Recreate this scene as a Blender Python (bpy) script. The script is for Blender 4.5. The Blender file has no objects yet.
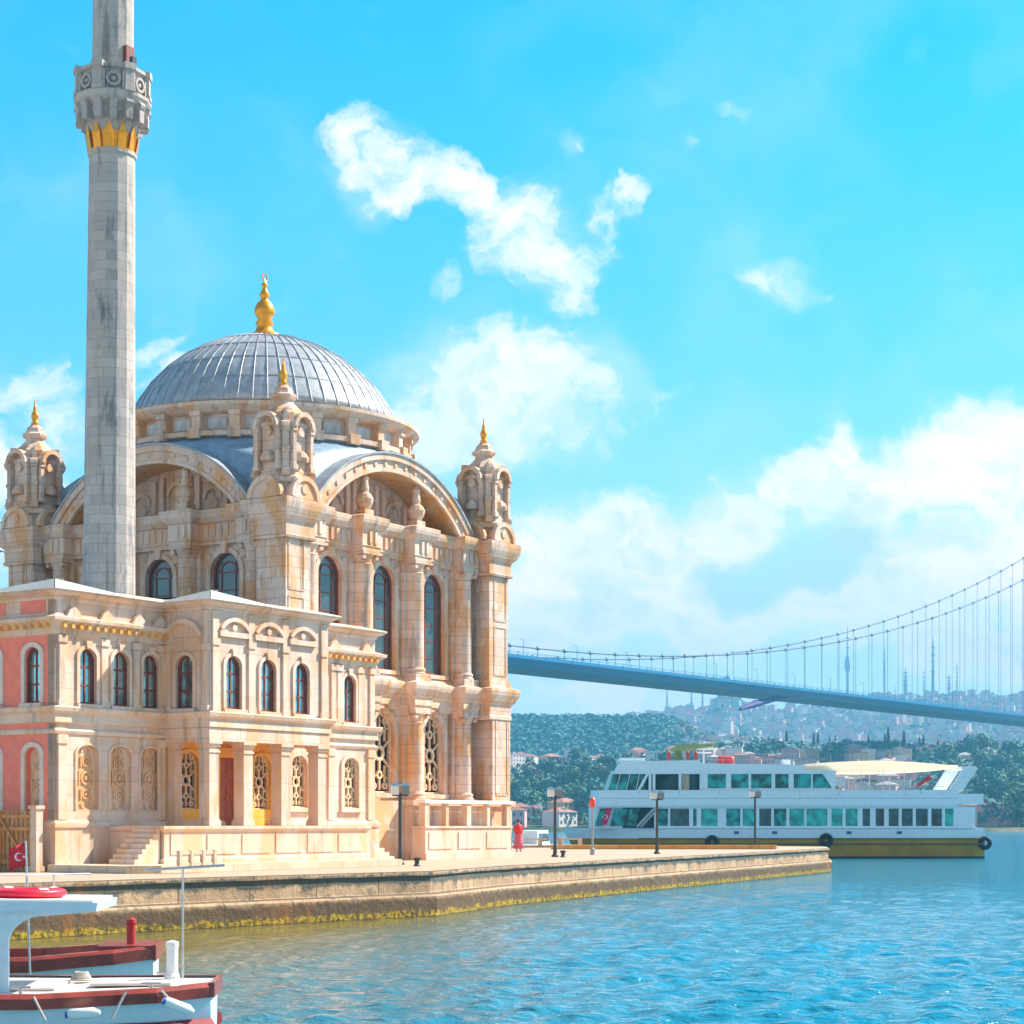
import bpy, bmesh, math, random
import numpy as np
from mathutils import Vector, Matrix, geometry, noise as mnoise
C = bpy.context.scene
COL = C.collection
PI = math.pi
rad = math.radians
random.seed(7)

# ------------------------------------------------------------------ camera
EYE, QZ, FPX, HY = 3.1, 1.5, 1940.0, 823.0
cam_d = bpy.data.cameras.new('camera')
cam = bpy.data.objects.new('camera', cam_d); COL.objects.link(cam)
cam.location = (0, 0, EYE); cam.rotation_euler = (rad(90), 0, 0)
cam_d.sensor_width = 36; cam_d.lens = 36*FPX/1024
cam_d.shift_y = (HY-512)/1024
cam_d.clip_start = 0.5; cam_d.clip_end = 30000
C.camera = cam

# ------------------------------------------------------------------ sun, exposure
SUN_ROT, SUN_EL = 64.0, 43.0          # degrees: clockwise from +Y, above the horizon
sd = Vector((math.sin(rad(SUN_ROT))*math.cos(rad(SUN_EL)), math.cos(rad(SUN_ROT))*math.cos(rad(SUN_EL)), math.sin(rad(SUN_EL))))
sun_d = bpy.data.lights.new('sun', 'SUN'); sun = bpy.data.objects.new('sun', sun_d); COL.objects.link(sun)
sun.rotation_euler = sd.to_track_quat('Z', 'Y').to_euler()
sun.location = (200, 100, 300)
sun_d.energy = 4.0; sun_d.angle = rad(0.5); sun_d.color = (1.0, 0.90, 0.76)
C.view_settings.view_transform = 'Standard'; C.view_settings.look = 'None'
C.view_settings.exposure = 1.52; C.view_settings.gamma = 1.0

# ------------------------------------------------------------------ node helpers
def N(nt, typ, **kw):
    n = nt.nodes.new(typ)
    for k, v in kw.items():
        if k.startswith('i_'):
            key = k[2:]
            n.inputs[int(key) if key.isdigit() else key.replace('_', ' ')].default_value = v
        else: setattr(n, k, v)
    return n
def math_n(nt, op, a, b=None, c=None, clamp=False):
    n = nt.nodes.new('ShaderNodeMath'); n.operation = op; n.use_clamp = clamp
    for i, v in enumerate((a, b, c)):
        if v is None: continue
        if isinstance(v, (int, float)): n.inputs[i].default_value = v
        else: nt.links.new(v, n.inputs[i])
    return n.outputs[0]
def mixc(nt, fac, a, b, blend='MIX'):
    n = nt.nodes.new('ShaderNodeMix'); n.data_type = 'RGBA'; n.blend_type = blend
    for idx, v in ((0, fac), (6, a), (7, b)):
        if isinstance(v, (int, float)): n.inputs[idx].default_value = v
        elif isinstance(v, tuple): n.inputs[idx].default_value = v if len(v) == 4 else (*v, 1)
        else: nt.links.new(v, n.inputs[idx])
    return n.outputs[2]
def ramp(nt, fac, lo, hi, smooth=True):
    n = nt.nodes.new('ShaderNodeMapRange'); n.interpolation_type = 'SMOOTHSTEP' if smooth else 'LINEAR'
    nt.links.new(fac, n.inputs[0]); n.inputs[1].default_value = lo; n.inputs[2].default_value = hi
    return n.outputs[0]

# ------------------------------------------------------------------ world: Nishita sky with cumulus clouds
W = bpy.data.worlds.new('World'); C.world = W; W.use_nodes = True
nt = W.node_tree; nt.nodes.clear()
out = N(nt, 'ShaderNodeOutputWorld'); bg = N(nt, 'ShaderNodeBackground')
nt.links.new(bg.outputs[0], out.inputs[0])
SKY_STR = 0.068
bg.inputs[1].default_value = SKY_STR
sky = N(nt, 'ShaderNodeTexSky', sky_type='NISHITA', sun_disc=False, sun_elevation=rad(SUN_EL), sun_rotation=rad(SUN_ROT), air_density=1.0, dust_density=0.3, ozone_density=1.5)
tc = N(nt, 'ShaderNodeTexCoord'); sep = N(nt, 'ShaderNodeSeparateXYZ'); nt.links.new(tc.outputs['Generated'], sep.inputs[0])
X, Y, Z = sep.outputs
ysafe = math_n(nt, 'MAXIMUM', Y, 0.05)
az = math_n(nt, 'DIVIDE', X, ysafe)          # tangent of the bearing from north (+Y)
elv = math_n(nt, 'DIVIDE', Z, ysafe)         # tangent of the elevation
# saturated blue of a clear summer sky, paler towards the horizon, dimmed and warmed higher up to cut the fill
t1 = ramp(nt, Z, 0.0, 0.42)
low = mixc(nt, t1, (0.80, 1.15, 0.95), (0.0, 1.12, 1.60))
hi = ramp(nt, Z, 0.42, 0.72)
tint = mixc(nt, hi, low, (0.85, 0.78, 0.70))
tint = mixc(nt, ramp(nt, Y, 0.25, -0.35), tint, (1.24, 1.03, 0.86))  # sky behind the camera tinted warm to set the fill on shaded faces
skyc = mixc(nt, 1.0, sky.outputs[0], tint, 'MULTIPLY')
# clouds: soft-edged banks in bearing / elevation, broken up by noise
raw = N(nt, 'ShaderNodeCombineXYZ'); nt.links.new(az, raw.inputs[0]); nt.links.new(elv, raw.inputs[1])
wn = N(nt, 'ShaderNodeTexNoise', i_Scale=16, i_Detail=7.0, i_Roughness=0.58); nt.links.new(raw.outputs[0], wn.inputs[0])
wsub = N(nt, 'ShaderNodeVectorMath', operation='SUBTRACT'); nt.links.new(wn.outputs['Color'], wsub.inputs[0]); wsub.inputs[1].default_value = (0.5, 0.5, 0.5)
wscl = N(nt, 'ShaderNodeVectorMath', operation='MULTIPLY'); nt.links.new(wsub.outputs[0], wscl.inputs[0]); wscl.inputs[1].default_value = (0.085, 0.06, 0)
comb = N(nt, 'ShaderNodeVectorMath', operation='ADD'); nt.links.new(raw.outputs[0], comb.inputs[0]); nt.links.new(wscl.outputs[0], comb.inputs[1])
def cnoise(scale, detail, off, rough=0.6):
    m = N(nt, 'ShaderNodeMapping'); nt.links.new(comb.outputs[0], m.inputs[0]); m.inputs['Location'].default_value = off
    n = N(nt, 'ShaderNodeTexNoise', i_Scale=scale, i_Detail=detail, i_Roughness=rough); nt.links.new(m.outputs[0], n.inputs[0])
    return n.outputs[0]
n1 = cnoise(20, 12, (3.1, 1.7, 0.4), 0.66)
n2 = cnoise(60, 6, (0.3, 5.2, 2.4), 0.6)
n3 = cnoise(9, 6, (7.3, 2.2, 1.4), 0.55)
banks = [  # px, py, rx, ry, rot(deg), weight   (in units of the photograph: tangents * 1940 about the centre)
 (375,158,66,44,5,.84),(392,196,50,34,0,.76),(425,172,44,30,0,.62),(470,192,50,26,20,.64),(525,222,62,46,20,.82),(548,258,66,46,0,.84),(560,295,44,30,0,.66),(600,215,30,18,-35,.42),(636,206,30,13,-30,.52),
 (582,154,30,14,0,.50),(722,116,34,10,0,.42),(690,148,16,7,0,.40),(782,276,46,20,0,.70),(820,285,34,8,5,.38),(440,285,28,24,-50,.52),
 (470,392,110,56,6,.80),(540,375,110,48,4,.82),(600,385,80,40,10,.70),(664,384,46,12,-6,.55),(430,425,80,44,0,.75),(520,425,120,40,0,.75),
 (830,452,34,52,0,.95),(800,490,60,50,-35,.95),(880,490,80,66,0,1.0),(960,480,90,74,-8,1.1),(1010,460,70,70,0,1.05),(1000,560,170,90,0,1.05),
 (720,530,90,56,-20,.95),(620,545,150,64,-4,1.0),(560,600,130,70,0,.95),(700,610,220,66,0,.9),(870,590,190,66,0,.95),
 (600,700,170,34,0,.72),(980,650,140,50,0,.8),
 (40,375,52,26,10,.50),(75,440,60,44,0,.70),(15,470,60,60,0,.75),(150,350,46,14,-20,.42),(175,375,60,24,-15,.55),(20,560,60,60,0,.6),
 (-180,300,160,60,0,.7),(-300,600,300,80,0,.9),(1300,560,260,110,0,1.0),(1350,250,160,50,0,.7)]
acc = None
for (px, py, rx, ry, ro, wt) in banks:
    m = N(nt, 'ShaderNodeMapping', vector_type='TEXTURE')
    nt.links.new(comb.outputs[0], m.inputs[0])
    m.inputs['Location'].default_value = ((px-512)/FPX, (HY-py)/FPX, 0)
    m.inputs['Rotation'].default_value = (0, 0, rad(-ro)); m.inputs['Scale'].default_value = (rx/FPX, ry/FPX, 1)
    ln = N(nt, 'ShaderNodeVectorMath', operation='LENGTH'); nt.links.new(m.outputs[0], ln.inputs[0])
    f = math_n(nt, 'MULTIPLY', ramp(nt, ln.outputs['Value'], 1.45, 0.15), wt)
    acc = f if acc is None else math_n(nt, 'SMOOTH_MAX', acc, f, 0.18)
dens = math_n(nt, 'ADD', acc, math_n(nt, 'MULTIPLY', math_n(nt, 'SUBTRACT', n1, 0.5), 2.4))
dens = math_n(nt, 'ADD', dens, math_n(nt, 'MULTIPLY', math_n(nt, 'SUBTRACT', n2, 0.5), 0.5))
dens = math_n(nt, 'MULTIPLY', dens, ramp(nt, acc, 0.02, 0.25))
cmask = math_n(nt, 'MAXIMUM', ramp(nt, dens, 0.16, 1.02), math_n(nt, 'MULTIPLY', ramp(nt, math_n(nt, 'ADD', acc, math_n(nt, 'MULTIPLY', math_n(nt, 'SUBTRACT', n3, 0.5), 1.2)), 0.05, 0.9), 0.26))
cmask = math_n(nt, 'MULTIPLY', cmask, ramp(nt, Y, 0.05, 0.3))
shade = math_n(nt, 'MULTIPLY', ramp(nt, math_n(nt, 'ADD', n3, math_n(nt, 'MULTIPLY', math_n(nt, 'SUBTRACT', n2, 0.5), 0.35)), 0.44, 0.60), ramp(nt, dens, 0.55, 1.2))
sacc = None
for (px, py, rx, ry, ro, wt) in [(790,572,120,40,-8,1.0),(690,505,60,22,-20,.55),(930,545,80,30,-10,.6),(600,575,80,26,0,.5),(560,425,80,20,0,.5),(860,520,50,26,-20,.6),(1000,600,60,40,0,.4),(470,430,60,20,0,.5),(640,620,90,24,0,.4),(545,265,26,12,20,.4)]:
    m = N(nt, 'ShaderNodeMapping', vector_type='TEXTURE'); nt.links.new(comb.outputs[0], m.inputs[0])
    m.inputs['Location'].default_value = ((px-512)/FPX, (HY-py)/FPX, 0); m.inputs['Rotation'].default_value = (0, 0, rad(-ro)); m.inputs['Scale'].default_value = (rx/FPX, ry/FPX, 1)
    ln = N(nt, 'ShaderNodeVectorMath', operation='LENGTH'); nt.links.new(m.outputs[0], ln.inputs[0])
    f = math_n(nt, 'MULTIPLY', ramp(nt, ln.outputs['Value'], 1.5, 0.2), wt)
    sacc = f if sacc is None else math_n(nt, 'MAXIMUM', sacc, f)
shade = math_n(nt, 'MAXIMUM', math_n(nt, 'MULTIPLY', shade, 0.7), ramp(nt, math_n(nt, 'ADD', sacc, math_n(nt, 'MULTIPLY', math_n(nt, 'SUBTRACT', n1, 0.5), 1.5)), 0.10, 1.0))
ccol = mixc(nt, shade, (8.6, 7.5, 6.9), (3.6, 5.3, 6.5))
comp = ramp(nt, elv, 0.27, 0.06)          # the air in front dims the lowest sky, so the far clouds are brighter there
ccol = mixc(nt, comp, ccol, mixc(nt, 1.0, ccol, (1.52, 1.27, 1.13), 'MULTIPLY'))
wisp = math_n(nt, 'MULTIPLY', ramp(nt, n3, 0.42, 0.72), math_n(nt, 'MULTIPLY', ramp(nt, elv, 0.44, 0.2), 0.12))
hz = math_n(nt, 'MULTIPLY', ramp(nt, elv, 0.26, 0.02), 0.6)
hzc = mixc(nt, hz, skyc, mixc(nt, comp, (3.8, 6.0, 6.6), (8.6, 8.9, 8.3)))
base = mixc(nt, wisp, hzc, (5.8, 6.6, 6.8))
fin = mixc(nt, cmask, base, ccol)
nt.links.new(fin, bg.inputs[0])

# ------------------------------------------------------------------ mesh helpers
class MB:
    def __init__(s, origin=(0, 0, 0)):
        s.v = []; s.f = []; s.m = []; s.sm = []; s.M = Matrix.Identity(4); s.cur = 0; s.o = Vector(origin); s.smooth = False
    def add(s, vs, fs):
        b = len(s.v)
        for p in vs: s.v.append(tuple((s.M @ Vector(p)) - s.o))
        for f in fs: s.f.append([b+i for i in f]); s.m.append(s.cur); s.sm.append(s.smooth)
    def box(s, x0, x1, y0, y1, z0, z1):
        if x0 > x1: x0, x1 = x1, x0
        if y0 > y1: y0, y1 = y1, y0
        vs = [(x, y, z) for z in (z0, z1) for (x, y) in ((x0, y0), (x1, y0), (x1, y1), (x0, y1))]
        s.add(vs, [(3, 2, 1, 0), (4, 5, 6, 7), (0, 1, 5, 4), (1, 2, 6, 5), (2, 3, 7, 6), (3, 0, 4, 7)])
    def cbox(s, cx, cy, cz, w, d, h): s.box(cx-w/2, cx+w/2, cy-d/2, cy+d/2, cz-h/2, cz+h/2)
    def prism(s, poly, z0, z1):              # poly ccw in plan
        n = len(poly); vs = [(x, y, z0) for x, y in poly]+[(x, y, z1) for x, y in poly]
        s.add(vs, [tuple(range(n-1, -1, -1)), tuple(range(n, 2*n))]+[(i, (i+1) % n, n+(i+1) % n, n+i) for i in range(n)])
    def extr(s, poly, y0, y1):               # poly (x,z) seen from -y, ccw; y0 the front
        n = len(poly); vs = [(x, y0, z) for x, z in poly]+[(x, y1, z) for x, z in poly]
        s.add(vs, [tuple(range(n)), tuple(range(2*n-1, n-1, -1))]+[((i+1) % n, i, n+i, n+(i+1) % n) for i in range(n)])
    def strip(s, outer, inner, y0, y1):      # arch band between two (x,z) polylines
        n = len(outer)
        for i in range(n-1):
            q = [outer[i], inner[i], inner[i+1], outer[i+1]]
            vs = [(x, y0, z) for x, z in q]+[(x, y1, z) for x, z in q]
            fs = [(0, 1, 2, 3), (7, 6, 5, 4), (3, 7, 4, 0), (1, 5, 6, 2)]
            if i == 0: fs.append((0, 4, 5, 1))
            if i == n-2: fs.append((3, 2, 6, 7))
            s.add(vs, fs)
    def lathe(s, prof, cx=0, cy=0, n=16, ph=0.0, smooth=None, a0=0, a1=2*PI):
        old = s.smooth
        if smooth is not None: s.smooth = smooth
        full = abs(a1-a0-2*PI) < 1e-6; k = n if full else n+1
        vs = []
        for r, z in prof:
            for i in range(k):
                a = a0+(a1-a0)*i/n+ph; vs.append((cx+r*math.cos(a), cy+r*math.sin(a), z))
        fs = []
        for j in range(len(prof)-1):
            for i in range(n):
                i2 = (i+1) % k
                fs.append((j*k+i, j*k+i2, (j+1)*k+i2, (j+1)*k+i))
        if full:
            if prof[0][0] > 1e-4: fs.append(tuple(range(k-1, -1, -1)))
            if prof[-1][0] > 1e-4: fs.append(tuple(range((len(prof)-1)*k, len(prof)*k)))
        s.add(vs, fs); s.smooth = old
    def tube(s, p0, p1, r0, r1=None, n=8):
        r1 = r0 if r1 is None else r1
        p0, p1 = Vector(p0), Vector(p1); d = (p1-p0)
        if d.length < 1e-6: return
        d.normalize(); a = d.orthogonal().normalized(); b = d.cross(a)
        vs = []
        for p, r in ((p0, r0), (p1, r1)):
            for i in range(n):
                t = 2*PI*i/n; vs.append(tuple(p+a*(r*math.cos(t))+b*(r*math.sin(t))))
        s.add(vs, [(i, (i+1) % n, n+(i+1) % n, n+i) for i in range(n)]+[tuple(range(n-1, -1, -1)), tuple(range(n, 2*n))])
    def path(s, pts, r, n=6):
        for a, b in zip(pts[:-1], pts[1:]): s.tube(a, b, r, r, n)
    def sphere(s, c, r, n=10, m=6, sz=1.0):
        s.lathe([(r*math.sin(PI*j/m) if 0 < j < m else 1e-5, c[2]-sz*r*math.cos(PI*j/m)) for j in range(m+1)], c[0], c[1], n, smooth=True)
    def torus(s, c, R, r, nn=28, mm=10, sz=1.0):
        old = s.smooth; s.smooth = True
        s.add([(c[0]+(R+r*math.cos(2*PI*j/mm))*math.cos(2*PI*i/nn), c[1]+(R+r*math.cos(2*PI*j/mm))*math.sin(2*PI*i/nn), c[2]+sz*r*math.sin(2*PI*j/mm)) for i in range(nn) for j in range(mm)], [(i*mm+j, ((i+1) % nn)*mm+j, ((i+1) % nn)*mm+(j+1) % mm, i*mm+(j+1) % mm) for i in range(nn) for j in range(mm)]); s.smooth = old
    def sweep(s, pts, prof, closed=False):   # pts plan polyline, outward on the right; prof (offset,z) bottom to top
        n = len(pts); P = [Vector(p) for p in pts]; off = []
        for i in range(n):
            e0 = (P[i]-P[i-1]) if (closed or i > 0) else None
            e1 = (P[(i+1) % n]-P[i]) if (closed or i < n-1) else None
            ns = [Vector((e.y, -e.x)).normalized() for e in (e0, e1) if e is not None]
            if len(ns) == 1: off.append(ns[0])
            else:
                b = ns[0]+ns[1]; q = b.length_squared
                off.append(ns[0] if q < 1e-6 else b*(2/q))
        m = len(prof); vs = []
        for i in range(n):
            for o, z in prof: q = P[i]+off[i]*o; vs.append((q.x, q.y, z))
        fs = []
        for i in range(n if closed else n-1):
            j = (i+1) % n
            for k in range(m-1): fs.append((i*m+k, j*m+k, j*m+k+1, i*m+k+1))
        if not closed: fs.append(tuple(range(m))); fs.append(tuple(range((n-1)*m+m-1, (n-1)*m-1, -1)))
        s.add(vs, fs)
    def panel(s, s0, s1, z0, z1, holes, d=0.0, t=0.3):   # a wall face in the s,z plane with openings; outward is -y
        outer = [(s0, z0), (s1, z0), (s1, z1), (s0, z1)]
        polys = [outer]+holes
        flat = [p for q in polys for p in q]
        tris = geometry.tessellate_polygon([[Vector((x, z, 0)) for x, z in q] for q in polys])
        fs = []
        for a, b, c in tris:
            A, B, D = flat[a], flat[b], flat[c]
            if (B[0]-A[0])*(D[1]-A[1])-(B[1]-A[1])*(D[0]-A[0]) < 0: b, c = c, b
            fs.append((a, b, c))
        s.add([(x, d, z) for x, z in flat], fs)
        for h in holes:
            n = len(h)
            s.add([(x, d, z) for x, z in h]+[(x, d+t, z) for x, z in h], [(i, (i+1) % n, n+(i+1) % n, n+i) for i in range(n)])
    def build(s, name, mat, parent=None, loc=None, autosmooth=None):
        me = bpy.data.meshes.new(name); me.from_pydata(s.v, [], s.f); 
        mats = mat if isinstance(mat, (list, tuple)) else [mat]
        for mm in mats: me.materials.append(mm)
        if len(mats) > 1: me.polygons.foreach_set('material_index', s.m)
        me.polygons.foreach_set('use_smooth', s.sm)
        me.update()
        o = bpy.data.objects.new(name, me); COL.objects.link(o)
        if parent: o.parent = parent
        if loc is not None: o.location = loc
        return o
def smooth_angle(o, ang=40):
    me = o.data
    me.polygons.foreach_set('use_smooth', [True]*len(me.polygons))
    try: me.set_sharp_from_angle(angle=rad(ang))
    except Exception: pass
    return o
def arch(c, w, z0, z1, rise=None, n=10):     # arched opening outline, ccw
    r = w/2; rise = r if rise is None else rise
    pts = [(c-r, z0), (c+r, z0)]
    for i in range(n+1):
        t = PI*i/n; pts.append((c+r*math.cos(t), z1-rise+rise*math.sin(t)))
    return pts
def tag(o, label=None, cat=None, group=None, kind=None):
    if label: o['label'] = label
    if cat: o['category'] = cat
    if group: o['group'] = group
    if kind: o['kind'] = kind
    return o
def thing(name, label, cat, loc=(0, 0, 0), rz=0.0, group=None):
    o = bpy.data.objects.new(name, None); COL.objects.link(o); o.empty_display_size = 0.3
    o.location = loc; o.rotation_euler = (0, 0, rz)
    return tag(o, label, cat, group)
def link_copy(o, parent, rz=None, loc=None):
    c = o.copy(); COL.objects.link(c); c.parent = parent
    if rz is not None: c.rotation_euler = (0, 0, rz)
    if loc is not None: c.location = loc
    for ch in list(o.children): link_copy(ch, c)
    return c
def copy_thing(root, loc, rz=0.0, label=None, scale=None):
    c = root.copy(); COL.objects.link(c); c.location = loc; c.rotation_euler = (0, 0, rz)
    if label: c['label'] = label
    if scale: c.scale = scale
    for ch in list(root.children): link_copy(ch, c)
    return c
def gpt(px, d, z=0.0): return Vector(((px-512)*d/FPX, d, z))      # ground point on a bearing at a distance

# ------------------------------------------------------------------ materials
def newmat(name):
    m = bpy.data.materials.new(name); m.use_nodes = True
    nt = m.node_tree; p = nt.nodes['Principled BSDF']
    return m, nt, p
def plain(name, col, rough=0.6, metal=0.0, var=0.12, scale=6.0, bump=0.0, spec=0.5, dirt=None, coat=0.0):
    m, nt, p = newmat(name)
    tc = N(nt, 'ShaderNodeTexCoord'); n = N(nt, 'ShaderNodeTexNoise', i_Scale=scale, i_Detail=5.0, i_Roughness=0.6); nt.links.new(tc.outputs['Object'], n.inputs[0])
    lo = tuple(c*(1-var) for c in col); hi = tuple(min(1, c*(1+var)) for c in col)
    c = mixc(nt, ramp(nt, n.outputs[0], 0.3, 0.7), lo, hi)
    if dirt:
        n2 = N(nt, 'ShaderNodeTexNoise', i_Scale=scale*0.35, i_Detail=8.0, i_Roughness=0.7)
        mp = N(nt, 'ShaderNodeMapping'); mp.inputs['Scale'].default_value = (1, 1, 0.35); nt.links.new(tc.outputs['Object'], mp.inputs[0]); nt.links.new(mp.outputs[0], n2.inputs[0])
        c = mixc(nt, math_n(nt, 'MULTIPLY', ramp(nt, n2.outputs[0], 0.52, 0.72), 0.6), c, dirt)
    nt.links.new(c, p.inputs['Base Color'])
    p.inputs['Roughness'].default_value = rough; p.inputs['Metallic'].default_value = metal
    p.inputs['Specular IOR Level'].default_value = spec; p.inputs['Coat Weight'].default_value = coat
    if bump:
        b = N(nt, 'ShaderNodeBump', i_Strength=bump, i_Distance=0.02); nt.links.new(n.outputs[0], b.inputs['Height']); nt.links.new(b.outputs[0], p.inputs['Normal'])
    return m
def stone(name, c1, c2, stain, bw=0.9, bh=0.42, stain_amt=0.55, mort=0.55, grey=(0.33, 0.30, 0.29), grey_amt=0.35, bump=0.6, streak=0.4):
    m, nt, p = newmat(name)
    tc = N(nt, 'ShaderNodeTexCoord'); sp = N(nt, 'ShaderNodeSeparateXYZ'); nt.links.new(tc.outputs['Object'], sp.inputs[0])
    cb = N(nt, 'ShaderNodeCombineXYZ'); nt.links.new(math_n(nt, 'ADD', sp.outputs[0], sp.outputs[1]), cb.inputs[0]); nt.links.new(sp.outputs[2], cb.inputs[1])
    br = N(nt, 'ShaderNodeTexBrick'); nt.links.new(cb.outputs[0], br.inputs[0])
    br.inputs['Color1'].default_value = (0, 0, 0, 1); br.inputs['Color2'].default_value = (1, 1, 1, 1); br.inputs['Mortar'].default_value = (0.5, 0.5, 0.5, 1)
    br.inputs['Scale'].default_value = 1.0; br.inputs['Mortar Size'].default_value = 0.012; br.inputs['Mortar Smooth'].default_value = 0.4
    br.inputs['Brick Width'].default_value = bw; br.inputs['Row Height'].default_value = bh
    bsep = N(nt, 'ShaderNodeSeparateColor'); nt.links.new(br.outputs['Color'], bsep.inputs[0])
    def noi(scale, det, sc=(1, 1, 1), rough=0.6):
        mp = N(nt, 'ShaderNodeMapping'); mp.inputs['Scale'].default_value = sc; nt.links.new(tc.outputs['Object'], mp.inputs[0])
        n = N(nt, 'ShaderNodeTexNoise', i_Scale=scale, i_Detail=det, i_Roughness=rough); nt.links.new(mp.outputs[0], n.inputs[0]); return n.outputs[0]
    fine = noi(9, 8, rough=0.65)
    mixf = math_n(nt, 'ADD', math_n(nt, 'MULTIPLY', bsep.outputs[0], 0.55), math_n(nt, 'MULTIPLY', fine, 0.5), clamp=True)
    c = mixc(nt, mixf, c1, c2)
    st = noi(1.1, 8, (1, 1, 0.45), 0.66)
    c = mixc(nt, math_n(nt, 'MULTIPLY', ramp(nt, st, 0.45, 0.60), stain_amt), c, stain)
    gr = noi(1.9, 9, (1, 1, 0.3), 0.7)
    c = mixc(nt, math_n(nt, 'MULTIPLY', ramp(nt, gr, 0.52, 0.72), grey_amt), c, grey)
    sk = noi(2.6, 7, (1, 1, 0.07), 0.6)          # rain streaks
    c = mixc(nt, math_n(nt, 'MULTIPLY', ramp(nt, sk, 0.54, 0.68), streak), c, tuple(x*0.42 for x in grey))
    c = mixc(nt, math_n(nt, 'MULTIPLY', br.outputs['Fac'], mort), c, tuple(x*0.5 for x in c1))
    nt.links.new(c, p.inputs['Base Color']); p.inputs['Roughness'].default_value = 0.78; p.inputs['Specular IOR Level'].default_value = 0.3
    h = math_n(nt, 'SUBTRACT', math_n(nt, 'MULTIPLY', fine, 0.5), br.outputs['Fac'])
    b = N(nt, 'ShaderNodeBump', i_Strength=bump, i_Distance=0.03); nt.links.new(h, b.inputs['Height']); nt.links.new(b.outputs[0], p.inputs['Normal'])
    return m
def glass(name, col, rough=0.06, spec=1.0, var=0.5, ior=1.8):
    m, nt, p = newmat(name)
    tc = N(nt, 'ShaderNodeTexCoord'); n = N(nt, 'ShaderNodeTexNoise', i_Scale=1.3, i_Detail=3.0); nt.links.new(tc.outputs['Object'], n.inputs[0])
    c = mixc(nt, ramp(nt, n.outputs[0], 0.35, 0.65), tuple(x*(1-var) for x in col), col)
    nt.links.new(c, p.inputs['Base Color']); p.inputs['Roughness'].default_value = rough; p.inputs['Specular IOR Level'].default_value = spec; p.inputs['IOR'].default_value = ior
    return m

STONE = stone('cream_stone', (0.60, 0.41, 0.31), (0.79, 0.61, 0.51), (0.68, 0.34, 0.13), stain_amt=0.85, grey_amt=0.78, streak=0.5)
TRIM = stone('moulded_stone', (0.62, 0.42, 0.31), (0.80, 0.62, 0.51), (0.72, 0.34, 0.11), bw=1.6, bh=1.2, stain_amt=0.75, mort=0.3, grey_amt=0.45)
PAV = stone('pavilion_stone', (0.64, 0.45, 0.35), (0.79, 0.62, 0.52), (0.72, 0.40, 0.19), bw=1.1, bh=0.5, stain_amt=0.6, mort=0.3, grey=(0.44, 0.38, 0.37), grey_amt=0.65)
PAVT = stone('pavilion_trim', (0.66, 0.46, 0.35), (0.81, 0.64, 0.53), (0.74, 0.38, 0.14), bw=2.0, bh=1.5, stain_amt=0.55, mort=0.2, grey_amt=0.3)
PORCH = stone('porch_yellow_stone', (0.86, 0.43, 0.05), (0.92, 0.56, 0.13), (0.84, 0.34, 0.02), bw=1.2, bh=0.6, stain_amt=0.5, mort=0.25, grey_amt=0.08, streak=0.1)
OCHRE = stone('ochre_stone', (0.72, 0.36, 0.08), (0.80, 0.48, 0.16), (0.74, 0.28, 0.02), bw=1.2, bh=0.6, stain_amt=0.6, mort=0.25, grey_amt=0.1)
GREYST = stone('minaret_stone', (0.38, 0.33, 0.31), (0.58, 0.50, 0.45), (0.40, 0.33, 0.27), bw=0.8, bh=0.36, stain_amt=0.4, mort=0.35, grey=(0.15, 0.145, 0.155), grey_amt=0.9, streak=0.5)
CARVE = stone('carved_stone', (0.68, 0.43, 0.27), (0.80, 0.58, 0.42), (0.66, 0.30, 0.08), bw=3, bh=3, stain_amt=0.6, mort=0.1, bump=1.0)
PINK = plain('pink_plaster', (0.90, 0.24, 0.17), 0.85, var=0.08, scale=3, dirt=(0.6, 0.25, 0.18))
LEAD = plain('lead_sheet', (0.34, 0.37, 0.41), 0.5, metal=0.1, var=0.2, scale=2.5, bump=0.1, dirt=(0.24, 0.30, 0.36))
LEAD_SHADE = plain('sky_shade_lead_sheet', (0.24, 0.35, 0.47), 0.5, metal=0.1, var=0.18, scale=2.5, bump=0.1, dirt=(0.18, 0.28, 0.38))  # lead tinted blue: the roofs' shade is put into the colour
DRUMP = plain('pale_drum_panel', (0.46, 0.45, 0.45), 0.6, var=0.2, scale=3)
WHITE = plain('white_paint', (0.80, 0.80, 0.79), 0.4, var=0.04, scale=4)
COPING = plain('white_coping', (0.80, 0.77, 0.75), 0.5, var=0.06, scale=3)
GOLD = plain('gilded_metal', (0.90, 0.34, 0.015), 0.35, metal=0.55, var=0.1, scale=5)
WOODB = plain('brown_wood', (0.40, 0.085, 0.03), 0.45, var=0.3, scale=8, bump=0.1)
WOODD = plain('dark_wood_frame', (0.20, 0.045, 0.025), 0.5, var=0.3, scale=8)
GLASS = glass('window_glass', (0.48, 0.68, 0.74), 0.05, 1.0, 0.6, 2.0)
GLASS.node_tree.nodes['Principled BSDF'].inputs['Metallic'].default_value = 0.75
GLASSM = glass('leaded_glass', (0.07, 0.085, 0.08), 0.2, 0.6)
DARK = plain('dark_void', (0.03, 0.02, 0.015), 0.9)
IRON = plain('dark_iron', (0.05, 0.052, 0.055), 0.45, metal=0.3)
TRAC = plain('grille_tracery', (0.74, 0.54, 0.34), 0.6, var=0.2, scale=8)
SOFFIT = stone('soffit_stone_warm_bounce', (0.64, 0.36, 0.15), (0.74, 0.48, 0.25), (0.70, 0.30, 0.04), bw=0.9, bh=0.5, stain_amt=0.8, mort=0.3, grey_amt=0.2)  # ochre partly its own, partly warm bounced light put into the colour
TEAK = plain('varnished_gate_wood', (0.56, 0.25, 0.07), 0.55, var=0.25, scale=5, bump=0.15)
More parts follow.
